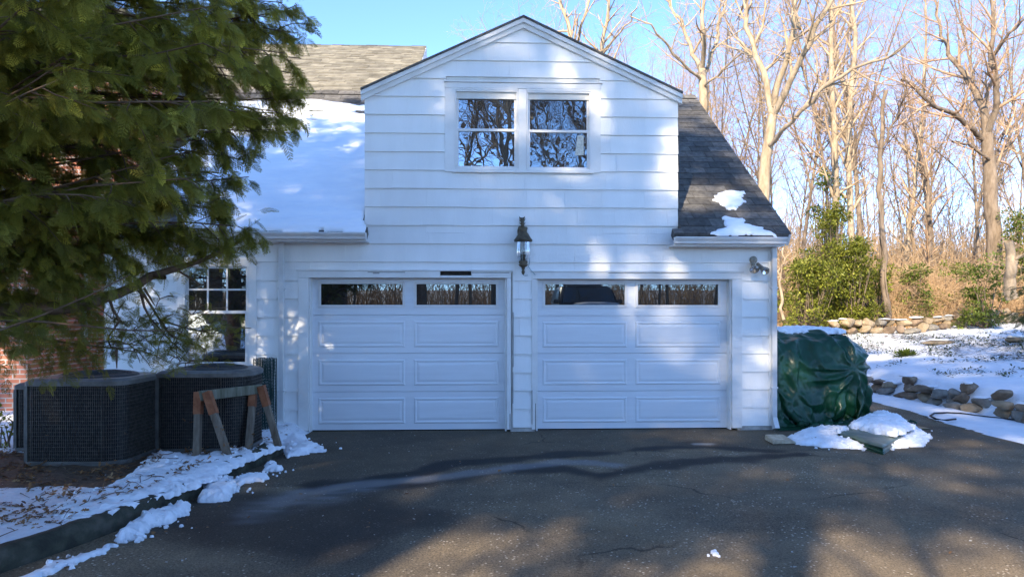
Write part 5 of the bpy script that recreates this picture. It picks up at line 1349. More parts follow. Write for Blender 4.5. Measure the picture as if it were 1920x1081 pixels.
# --- leafy evergreen shrubs
def leaf_template(l,w):
    return np.array([[(0,-.12*w,0),(l*.5,-w/2,0),(l,0,-.1*l),(l*.5,w/2,0)]])
M['laurel']=leafmat('laurel_leaf',(.10,.12,.014),(.30,.31,.045),.35,.5,c3=(.48,.46,.09))
M['laurel_d']=leafmat('laurel_leaf_dark',(.07,.10,.015),(.20,.25,.04),.3,.5,c3=(.32,.34,.06))
def shrub(px,py,d,w,h,n,label,mt,seed,leaf=(.10,.045),dp=1.2):
    q=np.random.default_rng(seed); p=at_depth(px,585,d); g_=gz_(p[0],p[1]); t=thing('evergreen_shrub',label,'shrub',(p[0],p[1],g_),'evergreen shrubs by the upper wall')
    nc=max(6,int(n/110)); cx=q.normal(0,.30,nc)*w; cz=np.abs(q.random(nc))**.9*h; cx*=1-.55*(cz/h); cy=q.uniform(-.5,.5,nc)*dp
    rad=q.uniform(.14,.34,nc)*(.8+.2*w/2); ci=q.integers(0,nc,n); u=q.normal(0,1,(n,3)); u/=np.linalg.norm(u,axis=1,keepdims=True)
    pos=np.stack([cx[ci],cy[ci],cz[ci]+.12],1)+u*rad[ci][:,None]*np.array([1.2,1,.7])*q.uniform(.5,1.1,(n,1)); pos[:,2]=np.maximum(pos[:,2],.03)
    dirs=u+q.normal(0,.5,(n,3)); ups=np.array([0,0,1.])+q.normal(0,.35,(n,3)); Rm=frames(dirs,ups)
    T=leaf_template(*leaf); V=stamp(T,pos,Rm,q.uniform(.7,1.3,n)); tone=np.clip(q.normal(.45,.22,n)+.25*(q.random(nc)[ci]-.5),0,1)
    o=quads_mesh('foliage',V,mt,None,tone); o.parent=t
    P=[];W=[]
    for i in range(nc):
        a=np.array([cx[i]*.2,cy[i]*.2,-.05]); b=np.array([cx[i],cy[i],cz[i]+.1]); mid=(a+b)/2+q.normal(0,.08,3); s_,r_=resamp([a,mid,b],[.018,.012,.005],6); P.append(s_);W.append(r_)
    V,Fq=tubes_np([(np.array(P),np.array(W),4)]); o=np_mesh('stem',V,Fq,Bd,None); o.parent=t
S_K=[(1515,0,21.8,2.0,1.7,5200,'broad yellow-green shrub at the left end of the upper wall',0),(1600,0,22.3,1.9,2.3,6500,'tall dense yellow-green shrub in the middle of the wall edge',0),(1560,0,23.6,1.5,3.4,3600,'high thin evergreen shrub climbing behind the dense ones',0),
     (1545,0,24.5,1.2,4.4,1500,'sparse leafy sapling shrub reaching up beside the slender tree',1),(1640,0,23.0,1.0,1.5,1700,'small yellow-green shrub at the foot of the vine snag',0),(1720,0,23.5,1.4,1.5,1500,'loose olive shrub between the snag and the oak',1),(1790,0,24.5,1.3,1.6,900,'thin olive shrub behind the tan weeds',1),(1850,0,21.0,.9,1.6,1900,'bright green shrub in front of the oak trunk',1),(1905,0,25,1.6,3.2,2600,'dark evergreen shrub at the right edge behind the stump',1)]
for i,(a,b,d,w_,h_,n_,lab,mi) in enumerate(S_K): shrub(a,b,d,w_,h_*1.15,int(n_*1.5),lab,M['laurel'] if mi==0 else M['laurel_d'],70+i)
shrub(10,0,7.9,.25,.22,160,'small bright green plant by the far condenser at the left edge',M['laurel'],99,(.05,.03),.3)
# ground cover poking out of the snow
q=np.random.default_rng(5); n=26000; x=q.uniform(7.5,17,n); y=q.uniform(-1.5,11.5,n)
keep=[]
for a,b in zip(x,y):
    s=yard_s(a,b); keep.append(.25<s<7.0 and (fb(a,b,.9,3)+fb(a+9,b,3,2)*.5+(.30 if 2.2<s<5.2 else -.1))>.17)
k=np.array(keep); x,y=x[k],y[k]; z=np.array([gz_(a,b) for a,b in zip(x,y)]); n=len(x)
V=stamp(leaf_template(.06,.035),np.stack([x,y,z+q.uniform(0,.05,n)],1),frames(np.stack([q.normal(0,1,n),q.normal(0,1,n),q.uniform(-.1,.7,n)],1),np.tile([0,0,1.],(n,1))+q.normal(0,.3,(n,3))),q.uniform(.5,1.3,n))
tag(quads_mesh('ground_cover',V,leafmat('ivy',(.02,.035,.012),(.07,.09,.03),.1),None,q.random(n)),'low dark ground cover poking through the snowy bed',kind='stuff')
for i,(px,py,d,lab) in enumerate(((1698,628,16.5,'dark green tuft in the snow of the middle bed'),)):
    p=at_depth(px,py,d); 
    tt=thing('tuft',lab,'plant',(p[0],p[1],gz_(p[0],p[1]))); n=500; u=q.normal(0,1,(n,3)); u[:,2]=np.abs(u[:,2]); u/=np.linalg.norm(u,axis=1,keepdims=True)
    V=stamp(leaf_template(.10,.03),u*q.uniform(.02,.2,(n,1))*np.array([1.4,1,.6]),frames(u,np.tile([0,0,1.],(n,1))+q.normal(0,.3,(n,3))),q.uniform(.6,1.2,n)); o=quads_mesh('foliage',V,M['laurel_d'],None,q.random(n)*.5); o.parent=tt

# --- cedar with flat fan sprays
def frond(n_side=9,sub=3,L=1.0,wq=.020,droop=.25,seed=0):
    r_=np.random.default_rng(seed); Q=[]
    def quad(a,b,w0,w1):
        a=np.array(a,float); b=np.array(b,float); d=b-a; s=np.array([-d[1],d[0],0]); s/=np.linalg.norm(s)+1e-9
        Q.append([a-s*w0,b-s*w1,b+s*w1,a+s*w0])
    f=lambda t:np.array([t*L,0,-droop*t*t*L])
    ts=np.linspace(0,1,6); 
    for a,b in zip(ts,ts[1:]): quad(f(a),f(b),wq*.6,wq*.4)
    for i in range(n_side):
        t=.12+.86*i/n_side; ll=L*.42*(1-t)**.75+.05*L
        for s in (-1,1):
            p=f(t); ang=r_.uniform(.65,.95); d=np.array([math.cos(ang),s*math.sin(ang),-.12]); e=p+d*ll; quad(p,e,wq*.55,wq*.35)
            for j in range(sub):
                u=.25+.7*j/sub; pp=p+d*ll*u; a2=ang*.35
                for s2 in (0,1):
                    dd=np.array([math.cos(a2 if s2==0 else ang*1.5),s*math.sin(a2 if s2==0 else ang*1.5),-.15]); l2=ll*.38*(1-u*.5)+.02*L; quad(pp,pp+dd*l2,wq*.5,wq*.22)
    return np.array(Q)
FR=[frond(9,3,1,.016,.25,1),frond(8,3,1,.018,.5,2),frond(10,2,1,.017,.1,3)]
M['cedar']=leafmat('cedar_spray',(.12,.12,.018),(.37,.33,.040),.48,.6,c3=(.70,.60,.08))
def cedar():
    q=np.random.default_rng(21); rr=random.Random(21); tx0,ty0=-5.15,-4.15; t=thing('cedar_tree','big dark evergreen cedar hanging over the condensers from the left','tree',(tx0,ty0,.1))
    main=[]; store=[]
    tp,tr=wobble((tx0,ty0,0),(.02,.02,1),9.5,.17,.03,10,rr,.03,.02); main.append((tp,tr))
    xl=lambda z:np.interp(z,[.9,1.2,1.5,1.9,2.2,2.5,2.8,3.2,3.7,4.2,4.6,9],[-2.9,-2.75,-2.65,-2.55,-2.2,-2.45,-2.40,-2.0,-1.93,-1.90,-1.95,-4.0])
    # boughs aimed all round the trunk; those over the condensers are placed to photo outline
    B=[]
    for i in range(150):
        z0=rr.uniform(1.3,8.6); az=rr.uniform(0,2*math.pi) if i%2 else rr.uniform(-1.0,.9); L=(3.4-.30*max(0,z0-3.5))*rr.uniform(.7,1.02)
        B.append(wobble((tx0,ty0,z0),(math.cos(az),math.sin(az),rr.uniform(-.05,.35)),L,.014+.006*rr.random(),.004,9,rr,.07,.0))
    for (px,py,d,z0) in ((560,20,6.3,2.6),(575,190,6.2,2.4),(545,250,6.0,2.4),(520,60,6.6,2.6),(500,330,6.4,2.0),(490,400,6.6,1.8),(530,432,6.3,1.7),(440,450,6.4,1.7),(460,300,6.0,2.4),(400,380,5.8,2.0),(330,430,6.4,1.8),(560,140,6.4,3.2),(420,200,5.8,3.0),(350,100,5.4,3.2),(250,480,6.4,1.7),(150,600,6.4,1.5),(60,560,6.0,1.6),(120,500,5.7,1.7),(80,640,6.3,1.4),(200,420,5.8,1.8),(480,120,5.8,3.2),(300,300,5.6,2.4),(530,5,6.4,3.4),(545,60,6.3,3.3),(565,110,6.3,3.1),(550,160,6.2,3.0),(520,-40,6.4,3.8),(555,-70,6.4,4.0),(500,20,6.2,3.5),(480,-30,6.1,3.8),(570,220,6.2,2.7),(520,210,6.1,2.8),(535,100,6.0,3.2),(440,60,5.9,3.4),(510,140,6.0,3.0),(470,240,6.0,2.7),(540,40,6.5,3.5)):
        e=at_depth(px,py,d); s0=np.array([tx0,ty0,z0]); mid=(s0+e)/2+np.array([0,0,.25+.1*rr.random()]); c_=[s0,s0*.5+mid*.5+np.array([0,0,.1]),mid,(mid+e)/2+np.array([0,0,.05]),e]; B.append(resamp(c_,np.linspace(.016,.004,5),9))
    # the big low limb with sawn stub, and its hanging branchlets
    limb=[np.array([tx0,ty0,1.55])]+[at_depth(*a) for a in ((150,575,5.6),(200,556,5.8),(240,545,5.95),(285,515,6.1),(330,504,6.2),(400,480,6.3),(470,440,6.4))]
    q1,w1=resamp(limb,[.07,.05,.043,.040,.036,.026,.02,.008],22); main.append((q1,w1))
    main.append(resamp([at_depth(284,517,6.1),at_depth(309,520,6.05)],[.024,.02],4))
    for c_ in (((262,533,6.05),(266,560,6.0),(275,590,6.0),(290,605,6.0),(320,640,6.0),(345,660,5.95)),((205,560,5.8),(215,590,5.85),(225,600,5.85),(197,640,5.9),(212,655,5.9),(250,650,5.9)),((218,655,5.9),(219,690,5.9)),
               ((255,530,6.0),(275,560,6.05),(300,600,6.1),(350,615,6.1),(400,625,6.1)),((250,535,6),(270,558,6)),((270,540,6),(290,572,6)),((219,596,5.9),(240,612,5.9)),((300,600,6.05),(320,630,6.0),(380,650,6.0)),((330,505,6.2),(355,520,6.2),(380,535,6.2))):
        main.append(resamp([at_depth(*a) for a in c_],np.linspace(.013,.004,len(c_)),8))
    LOW=[at_depth(*a) for a in ((330,640,6.0),(300,605,6.0),(350,612,6.1),(400,625,6.1),(360,640,6.0),(385,655,5.95),(330,670,5.95),(240,645,5.9),(215,600,5.9),(200,640,5.9),(280,600,6.0),(250,655,5.9),(300,560,6.2),(360,590,6.15),(350,680,5.95),(250,620,6),(300,640,6),(380,620,6),(290,625,6),(320,655,6))]
    nx_=0; pos=[];dr_=[];sc=[]
    P2=[];W2=[]
    for (bq,bw) in B:
        L=np.linalg.norm(np.diff(bq,axis=0),axis=1).sum(); nb=int(L*6); vis=(bq[-1][0]>-4.9 and bq[-1][2]<6)
        for i in range(nb):
            t_=.2+.8*(i+rr.random())/nb; k=min(t_*8,7.999); a=int(k); p=bq[a]*(1-k+a)+bq[a+1]*(k-a); tg=bq[a+1]-bq[a]; s=rr.choice((-1,1)); u=np.cross(tg,[0,0,1.]); u/=np.linalg.norm(u)+1e-9; tg=tg/np.linalg.norm(tg)
            d=tg*rr.uniform(.3,.9)+u*s*rr.uniform(.4,1)+np.array([0,0,rr.uniform(-.7,.25)]); l=rr.uniform(.25,.6)*(1.15-.5*t_)
            sq,sw=wobble(p,d,l,.006,.003,5,rr,.12,-.05); P2.append(sq);W2.append(sw)
            nf=17 if vis else 4
            for j in range(nf):
                v=.15+.85*(j+rr.random())/nf; kk=min(v*4,3.999); b=int(kk); pp=sq[b]*(1-kk+b)+sq[b+1]*(kk-b); tt=sq[b+1]-sq[b]; tt/=np.linalg.norm(tt)
                dd=tt+np.array([rr.gauss(0,.6),rr.gauss(0,.6),rr.gauss(-.55,.45)]); pos.append(pp);dr_.append(dd);sc.append(rr.uniform(.08,.19)*(1 if vis else 2.0))
    for p in LOW:
        for j in range(24):
            pos.append(p+np.array([rr.gauss(0,.12),rr.gauss(0,.12),rr.gauss(0,.07)])); dr_.append(np.array([rr.uniform(-.4,1.2),rr.gauss(0,.6),rr.gauss(-.2,.4)])); sc.append(rr.uniform(.07,.13))
        for j in range(4):
            e=p+np.array([rr.gauss(.05,.12),rr.gauss(0,.1),rr.gauss(0,.09)]); sq,sw=resamp([p,(p+e)/2+np.array([0,0,.02]),e],[.005,.004,.003],5); P2.append(sq);W2.append(sw)
    for (px_,py_,dd_) in ((20,480,5.4),(60,520,5.6),(110,490,5.5),(150,530,5.6),(40,590,5.7),(95,575,5.6),(130,600,5.9),(70,640,6.0),(20,650,6.0),(160,630,6.0),(170,470,5.6),(10,550,5.5),(120,540,5.4),(200,500,5.7),(60,450,5.4),(250,480,5.8),(110,655,6.1),(180,580,5.9),(140,680,6.1),(30,610,5.6)):
        c0=at_depth(px_,py_,dd_)
        for j in range(52):
            pos.append(c0+np.array([rr.gauss(0,.17),rr.gauss(0,.18),rr.gauss(0,.10)])); dr_.append(np.array([rr.uniform(-.3,1.0),rr.gauss(0,.6),rr.gauss(-.6,.4)])); sc.append(rr.uniform(.08,.16))
        nx_+=52
    for limb_q in (q1,):
        for j in range(260):
            k=rr.uniform(4,21); a=int(k); p=limb_q[min(a,21)]+np.array([rr.gauss(0,.12),rr.gauss(0,.12),rr.gauss(.07,.10)])
            if a<13 or a>15: pos.append(p); dr_.append(np.array([rr.gauss(.5,.5),rr.gauss(0,.6),rr.gauss(-.1,.4)])); sc.append(rr.uniform(.1,.2))
    pos=np.array(pos);dr_=np.array(dr_);sc=np.array(sc)
    def ok(p):
        x,y,z=p; n1=mnoise.fractal(Vector((x*2.2,y*2.2,z*2.2)),1,2,3)
        # crown outline in the visible half
        if x>-4.6:
            yy=y+9.6; zz=1.6+(z-1.6)*6.2/max(yy,3)        # height as seen against the house wall
            xx=-.385+(x+.385)*6.2/max(yy,3)
            if xx>xl(zz)+.22*n1: return False
            if y>-2.75 : return False
            lo=np.interp(xx,[-5.2,-4.7,-4.3,-3.9,-3.4,-3.0,-2.6,-2.0],[.95,1.10,1.25,1.75,1.95,2.02,2.05,2.15])
            if zz<lo+.2*n1: return False
            if zz<1.7 and n1<-.02: return False
        return z>.9
    nlow=len(LOW)*24+260+nx_; K=np.array([ok(p) if i<len(pos)-nlow else True for i,p in enumerate(pos)])
    # keep clear of the camera itself
    K&=(np.linalg.norm(pos-CAM,axis=1)>2.6)
    pos,dr_,sc=pos[K],dr_[K],sc[K]; n=len(pos); Vs=[];tn=[]
    ups=np.tile([0,0,1.],(n,1))+q.normal(0,.75,(n,3)); Rm=frames(dr_,ups); tone=np.clip(q.normal(.34,.22,n)+.24*(pos[:,2]-2.6)/2+.10*np.array([mnoise.noise(Vector(p*1.5)) for p in pos]),0,1)  # tone lifted with height: sunlight on the upper crown put into the colour
    pick=q.integers(0,3,n)
    for k in range(3):
        s=pick==k; Vs.append(stamp(FR[k],pos[s],Rm[s],sc[s])); tn.append(np.clip((tone[s][:,None]+.45*(FR[k].mean(1)[:,0]-.45)[None,:]+.12*(np.abs(FR[k].mean(1)[:,1])-.1)[None,:]).ravel(),0,1))  # frond tips brightened in tone to look sunlit
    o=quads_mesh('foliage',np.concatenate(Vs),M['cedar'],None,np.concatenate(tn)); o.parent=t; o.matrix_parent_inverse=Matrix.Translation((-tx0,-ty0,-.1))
    g=[(a[None],b[None],8) for a,b in [resamp(x,y,22) for x,y in main]]; V,Fq=tubes_np(g); o=np_mesh('trunk',V,Fq,M['brown_twig'],None); o.parent=t; o.matrix_parent_inverse=Matrix.Translation((-tx0,-ty0,-.1))
    P2=np.array(P2);W2=np.array(W2); e=np.array([ok(p[-1]) or min(np.linalg.norm(np.array(LOW)-p[0],axis=1))<.02 for p in P2])
    bqs=[]
    for a,b in B:
        # cut boughs that would poke out of the crown
        c=len(a)
        for i in range(len(a)):
            if i>3 and a[i][0]>-4.6 and not (a[i][2]>.9 and a[i][1]<-2.7 and -.385+(a[i][0]+.385)*6.2/max(a[i][1]+9.6,3)<xl(1.6+(a[i][2]-1.6)*6.2/max(a[i][1]+9.6,3))+.05): c=i; break
        if c>2 and np.linalg.norm(a[:c]-CAM,axis=1).min()>2.0: bqs.append(resamp(a[:c],b[:c],9))
    V,Fq=tubes_np([(np.array([a for a,b in bqs]),np.array([b for a,b in bqs]),6),(P2[e],W2[e],3)]); o=np_mesh('branch',V,Fq,M['brown_twig'],None); o.parent=t; o.matrix_parent_inverse=Matrix.Translation((-tx0,-ty0,-.1))
    print('cedar fronds',n)
cedar()
# --- spruce reaching in at the right edge
def conifer_mesh(seed,H,Rb,zlo,n_b,fl,name_label,group,loc,mt,shape='pine',nf=26,hole=0):
    q=np.random.default_rng(seed); rr=random.Random(seed); t=thing('evergreen_tree',name_label,'tree',loc,group); tp,tr=wobble((0,0,-.1),(0,0,1),H,.09*H/6+.05,.02,8,rr,.02,.02)
    pos=[];dr_=[];sc=[];P2=[];W2=[]
    for i in range(n_b):
        z0=zlo+(H-zlo)*(i+rr.random())/n_b; f=(z0-zlo)/(H-zlo); az=rr.uniform(0,6.283)
        L=Rb*((1-f)**.8+.12 if shape=='spruce' else (math.sin(min(1,f*1.05+.12)*math.pi)**.5*.95+.08))*rr.uniform(.65,1.1)
        bq,bw=wobble((0,0,z0),(math.cos(az),math.sin(az),-.12 if shape=='spruce' else .15),L,.03,.008,7,rr,.05,-.03 if shape=='spruce' else .02); P2.append(bq);W2.append(bw)
        for j in range(int(nf*L)):
            k=rr.uniform(.8,5.99); a=int(k); p=bq[a]*(1-k+a)+bq[a+1]*(k-a)+np.array([rr.gauss(0,.10),rr.gauss(0,.10),rr.gauss(-.08,.08)])*(1+fl); pos.append(p)
            dr_.append((bq[a+1]-bq[a])/np.linalg.norm(bq[a+1]-bq[a])+np.array([rr.gauss(0,.7),rr.gauss(0,.7),rr.gauss(-.5 if shape=='spruce' else 0,.4)])); sc.append(fl*rr.uniform(.7,1.3))
    pos=np.array(pos);dr_=np.array(dr_);sc=np.array(sc);n=len(pos); Rm=frames(dr_,np.tile([0,0,1.],(n,1))+q.normal(0,.6,(n,3)))
    T=FR[2] if shape=='spruce' else BIG; V=stamp(T,pos,Rm,sc); o=quads_mesh('foliage',V,mt,None,np.repeat(np.clip(q.normal(.4,.2,n),0,1),len(T))); o.parent=t
    V,Fq=tubes_np([(tp[None],tr[None],8),(np.array(P2),np.array(W2),4)]); o=np_mesh('trunk',V,Fq,Bd,None); o.parent=t; return t
BIG=frond(5,1,1,.05,.2,9)
M['spruce']=leafmat('spruce_needles',(.025,.05,.012),(.09,.13,.025),.25,.6)
p=at_depth(2010,585,15.0)
conifer_mesh(5,3.2,1.25,.75,60,.16,'small spruce reaching into the picture at the right edge',None,(p[0],p[1],gz_(p[0],p[1])),M['spruce'],'spruce',60)
# ================================================================= WHAT STANDS BEHIND THE CAMERA (casts the shade, shows in the glass)
M['pine']=leafmat('pine_needles',(.02,.04,.012),(.05,.08,.02),.2,.6)
def gz2(x,y): return gz_(x,y)
pine=conifer_mesh(41,18.5,4.2,4.0,95,.50,'tall pine across the drive, mirrored in the windows','pines across the drive',(0,0,0),M['pine'],'pine',13)
PS=[(-15.5,-19,0.3,1.05),(-10.8,-18.5,1.2,1.1),(-19.5,-22,4.1,1.05),(-13,-24,5.2,1.15)]
for i,(x,y,rz,s_) in enumerate(PS):
    if i==0: pine.location=(x,y,gz2(x,y)); pine.rotation_euler=(0,0,rz)
    else: copy_tree(pine,(x,y,gz2(x,y)),rz,s_,'tall pine across the drive, mirrored in the windows','pines across the drive')
hp=conifer_mesh(43,19.5,3.8,9.0,62,.48,'high-crowned pine across the drive, mirrored in the windows','high-crowned pines across the drive',(0,0,0),M['pine'],'pine',14)
for i,(x,y,rz,s_) in enumerate([(-6.6,-21.2,0,1.0),(-9.4,-22.5,2.2,1.04),(-3.2,-22.5,4.0,.9)]):
    if i==0: hp.location=(x,y,gz2(x,y))
    else: copy_tree(hp,(x,y,gz2(x,y)),rz,s_,'high-crowned pine across the drive, mirrored in the windows','high-crowned pines across the drive')
rr=random.Random(77)
BT=[(.8,-18,.9),(2.2,-16.5,1),(4.2,-20,1),(3,-19,.9),(.2,-26,1.1),(5.5,-26.5,1.1),(3.6,-24.5,1.1),(1.2,-24,1),(6.2,-17,.9),(-1.6,-20.5,1),(0,-15.5,1.0),(3.5,-17,1.0),(-3,-17.5,.95),(7,-18.5,1.1),(1.5,-21,1.1),(5,-23,1.0),(-1,-24,1.1),(10,-22,1.0),(-5,-15.5,.8),(13,-19,1.0),(-9,-15,.8),(2.4,-27,1.1),(8,-28,1.1),(-4,-29,1.1)]
for i,(x,y,s_) in enumerate(BT):
    copy_tree(protos[(i*2+2)%5],(x,y,gz2(x,y)),rr.uniform(0,6),s_,'bare tree across the drive, mirrored in the upper windows','bare trees across the drive')
brush('brush',3500,(-22,22),(-34,-26),(1.5,4.5),M['redbrush'],'brown brush across the drive behind the photographer',12,.5,.02)

def car():
    cx,cy=2.9,-13.2; z0=behind(cx,cy)+.004+.0
    t=thing('parked_car','dark car under a cap of snow, mirrored in the right garage door glass','car',(cx,cy,z0))
    paint=mat('car_paint',(.03,.035,.045),None,.25,spec=.6); tyre=M['dark']; gl=glassy('car_glass',.25)
    # stations along the length: y (front = +), half width, sill z, belt z, roof z
    m=MB(); st=[(2.30,.70,.42,.66,.66),(2.22,.84,.30,.80,.80),(1.6,.92,.24,.98,.98),(.95,.94,.24,1.04,1.04),(.90,.94,.24,1.05,1.07),(.25,.94,.24,1.07,1.62),(-1.3,.94,.24,1.08,1.66),(-2.0,.92,.26,1.08,1.35),(-2.25,.88,.32,1.0,1.02),(-2.32,.80,.42,.8,.8)]
    v=[]; 
    for (y,hw,zs,zb,zr) in st:
        tw=hw-.17*(zr-zb)/.58 if zr>zb else hw-.06
        ring=[(-hw*.95,zs),(-hw,zs+.15),(-hw,zb-.08),(-hw+.03,zb),(-tw,zr-.04),(-tw+.1,zr),(tw-.1,zr),(tw,zr-.04),(hw-.03,zb),(hw,zb-.08),(hw,zs+.15),(hw*.95,zs)]
        v+=[(cx+a,cy+y,z0+b) for a,b in ring]
    n=12; f=[(i*n+k,i*n+(k+1)%n,(i+1)*n+(k+1)%n,(i+1)*n+k) for i in range(len(st)-1) for k in range(n)]+[tuple(range(n-1,-1,-1)),tuple((len(st)-1)*n+k for k in range(n))]
    m.add(v,f,True); m.build('body',paint,t)
    for sx in (-1,1):
        for sy in (1.45,-1.4):
            m=MB(); m.lathe([(.0,-.1),(.2,-.11),(.30,-.10),(.34,-.07),(.34,.07),(.30,.10),(.0,.1)],24); m.v=[(cx+sx*.84+b*0+zz,cy+sy+a,z0+.34+b) for a,b,zz in m.v]; wl=m.build('wheel',tyre,t)
            m=MB(); m.lathe([(.0,.02),(.06,.03),(.20,.015),(.22,.0)],12); m.v=[(cx+sx*(.84+.105+zz),cy+sy+a,z0+.34+b) for a,b,zz in m.v]; m.build('rim',M['lens'],wl)
        m=MB(); m.box(cx+sx*.68-.16,cx+sx*.68+.16,cy+2.20,cy+2.27,z0+.66,z0+.80); m.build('headlight',M['lens'],t,.02)
        m=MB(); m.box(cx+sx*1.0-.08,cx+sx*1.0+.08,cy+.70,cy+.80,z0+1.05,z0+1.18); m.build('mirror',paint,t,.02)
        m=MB(); m.add([(cx+sx*.945,cy+.75,z0+1.09),(cx+sx*.86,cy+.2,z0+1.52),(cx+sx*.86,cy-1.3,z0+1.55),(cx+sx*.945,cy-1.8,z0+1.10)],[(0,1,2,3)]); m.build('side_window',gl,t)
    m=MB(); m.add([(cx-.80,cy+.93,z0+1.09),(cx+.80,cy+.93,z0+1.09),(cx+.68,cy+.33,z0+1.56),(cx-.68,cy+.33,z0+1.56)],[(0,1,2,3)]); m.build('windscreen',gl,t)
    m=MB(); m.box(cx-.42,cx+.42,cy+2.25,cy+2.315,z0+.50,z0+.74); m.build('grille',M['dark'],t,.01)
    m=MB(); m.box(cx-.26,cx+.26,cy+2.316,cy+2.325,z0+.40,z0+.49); m.build('plate',M['vinyl'],t)
    for nm,(xa,xb,ya,yb,zz) in (('a',(-.72,.72,-1.35,.25,1.66)),('b',(-.82,.82,.98,2.1,.98))):
        me=stone_mesh(40 if nm=='a' else 41,(xb-xa)/2*1.08,(yb-ya)/2*1.1,.11); o=link('snow_cap',me,M['snow']); o.location=(cx,cy+(ya+yb)/2,z0+zz+.02); tag(o,'snow on the '+('roof' if nm=='a' else 'bonnet')+' of the car in the reflection',kind='stuff')
car()

# ================================================================= LEAVES, TWIGS AND LITTER
M['leaf']=leafmat('dead_leaf',(.10,.045,.02),(.32,.17,.07),.2,.7,c3=(.45,.30,.15))
def oakleaf(l=.06):
    o=[(0,0),(.18,.07),(.30,.22),(.40,.10),(.55,.28),(.66,.12),(.80,.20),(1,0),(.80,-.2),(.66,-.12),(.55,-.28),(.40,-.10),(.30,-.22),(.18,-.07)]
    Q=[]
    for i in range(0,7): 
        a,b=o[i],o[(i+1)]; c,d=(b[0],-b[1]),(a[0],-a[1]); Q.append([(a[0]*l,a[1]*l,.1*l*abs(a[1])*4),(b[0]*l,b[1]*l,.1*l*abs(b[1])*4),(c[0]*l,c[1]*l,.1*l*abs(c[1])*4),(d[0]*l,d[1]*l,.1*l*abs(d[1])*4)])
    return np.array(Q,float)
OL=oakleaf()
def litter(name,n,fn,zf,label,seed,sc=(.5,1.2),flat=.35,T=OL,mt=None):
    q=np.random.default_rng(seed); pts=[]
    while len(pts)<n:
        p=fn(q)
        if p is not None: pts.append(p)
    pts=np.array(pts); z=np.array([zf(a,b) for a,b in pts]); n=len(pts)
    V=stamp(T,np.column_stack([pts,z]),frames(np.stack([q.normal(0,1,n),q.normal(0,1,n),q.normal(0,flat,n)],1),np.tile([0,0,1.],(n,1))+q.normal(0,flat,(n,3))),q.uniform(*sc,n))
    return tag(quads_mesh(name,V,mt or M['leaf'],None,np.repeat(q.random(n),len(T))),label,kind='stuff')
def bedpt(q):
    x=q.uniform(-5.6,-2.6); y=q.uniform(-5.4,-.3)
    if x>kx(y)-.17 or fb(x,y,2.2,3)<-.05+.25*q.random(): return None
    return x,y
dg=bpy.context.evaluated_depsgraph_get(); dg.update()
snows=[o for o in C.objects if o.name.startswith(('snow_bank','ground','driveway','kerb'))]
def drop(x,y,z1=.6):
    hit,loc,nn,idx,ob,mtx=C.ray_cast(dg,Vector((x,y,z1)),Vector((0,0,-1)),distance=2)
    return loc.z+.006 if hit else 0.02
litter('leaf_litter',3600,bedpt,lambda x,y:drop(x,y,.45 if x>-3.7 else .11+.3),'brown leaves and bits strewn over the snowy bed behind the kerb',31,(.45,1.15))
def drivept(q):
    x=q.uniform(-3.4,6); y=q.uniform(-5.2,-.1)
    if x<kx(y)+.05: return None
    if q.random()>.25+.75*math.exp(-(x-kx(y))/.5): return None
    return x,y
litter('leaf_litter',150,drivept,lambda x,y:drop(x,y,.35),'scattered dry leaves and crumbs on the asphalt along the kerb',32,(.25,.7),.2)
# pale specks of grit and bark on the asphalt
def spk(q): 
    x=q.uniform(-3.2,7); y=q.uniform(-5.3,-.05)
    return (x,y) if x>kx(y)+.1 else None
litter('grit',450,spk,lambda x,y:dz(x,y)+.006,'pale chips and grit scattered over the asphalt',33,(.08,.26),.2,np.array([[(0,-.03,0),(.08,-.02,0),(.09,.03,0),(.01,.035,0)]]),mat('pale_chip',(.28,.26,.22),(.5,.48,.44),.8,30))
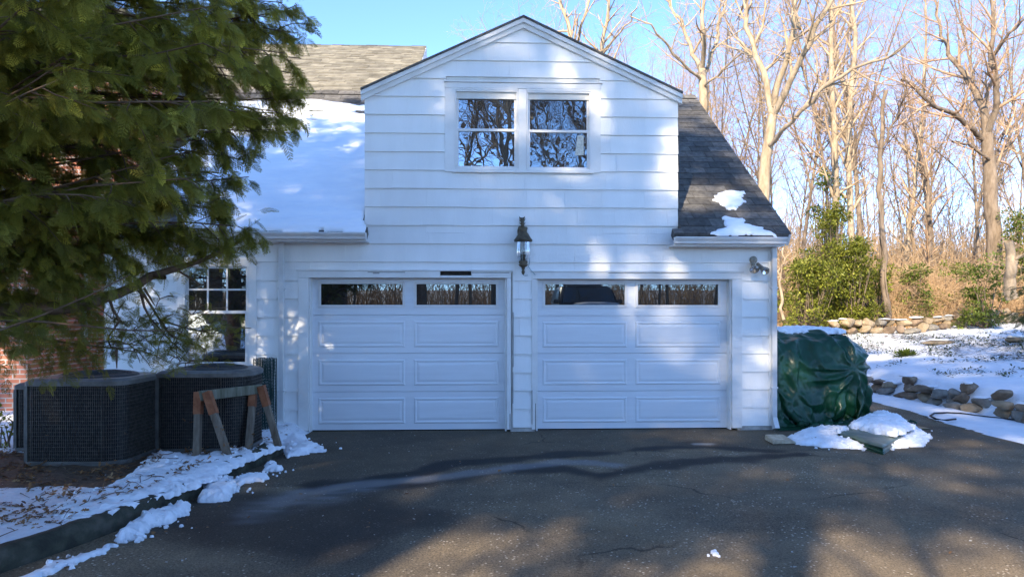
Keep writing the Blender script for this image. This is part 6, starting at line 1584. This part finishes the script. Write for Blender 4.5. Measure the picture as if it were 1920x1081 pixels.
# crumbs of snow round the banks
CH=np.array([[(-.5,-.5,-.3),(.5,-.4,-.3),(.45,.5,-.3),(-.5,.45,-.3)],[(-.3,-.35,.4),(.35,-.3,.35),(.3,.3,.45),(-.35,.35,.35)],[(-.5,-.5,-.3),(.5,-.4,-.3),(.35,-.3,.35),(-.3,-.35,.4)],[(.5,-.4,-.3),(.45,.5,-.3),(.3,.3,.45),(.35,-.3,.35)],[(.45,.5,-.3),(-.5,.45,-.3),(-.35,.35,.35),(.3,.3,.45)],[(-.5,.45,-.3),(-.5,-.5,-.3),(-.3,-.35,.4),(-.35,.35,.35)]])
def clodpt(q):
    px,py=[(565,835),(430,915),(300,985),(240,1010),(120,1058),(470,898),(320,900),(410,870),(510,852),(1560,838),(1720,825),(180,950),(600,843),(520,880)][int(q.integers(0,14))]
    p=on_z(px+q.normal(0,20),py+q.normal(0,6),0); return float(p[0]),float(p[1])
litter('snow_crumbs',150,clodpt,lambda x,y:drop(x,y,.5)+.002,'crumbs of snow scattered round the banks and the kerb',35,(.010,.034),.5,CH,M['snow'])
# twigs on the bed
q=np.random.default_rng(9); P=[];W=[]
for i in range(110):
    x,y=q.uniform(-5.2,-2.7),q.uniform(-5.2,-1.6)
    if x>kx(y)-.2: continue
    a=q.uniform(0,6.28); l=q.uniform(.06,.32); pts_=[]
    for j in range(5): 
        xx,yy=x+math.cos(a)*l*j/4+q.normal(0,.006),y+math.sin(a)*l*j/4+q.normal(0,.006); pts_.append((xx,yy,drop(xx,yy,.4)+.002))
    P.append(pts_);W.append([.004,.0035,.003,.0025,.002])
V,Fq=tubes_np([(np.array(P),np.array(W),4)]); tag(np_mesh('fallen_twigs',V,Fq,M['brown_twig']),'thin brown twigs lying on the bed snow',kind='stuff')
def one_leaf(px,py,s_,lab,seed,z=.012):
    p=on_z(px,py,0); q=np.random.default_rng(seed); V=stamp(OL,np.array([[p[0],p[1],z]]),frames(q.normal(0,1,(1,3))*[1,1,.1],np.array([[.15,.1,1.]])),np.array([s_])); o=quads_mesh('dry_leaf',V,M['leaf'],None,np.full(len(OL),.75)); tag(o,lab,'leaf')
one_leaf(934,886,1.3,'curled tan leaf lying on the dark seam before the door pillar',1)
one_leaf(288,998,1.2,'pale oak leaf beside the outer snow ridge of the kerb',2)
one_leaf(1490,1073,1.1,'yellowish leaf at the bottom edge right of centre',3)
one_leaf(765,866,.9,'small red-brown leaf on the asphalt before the left door',4)
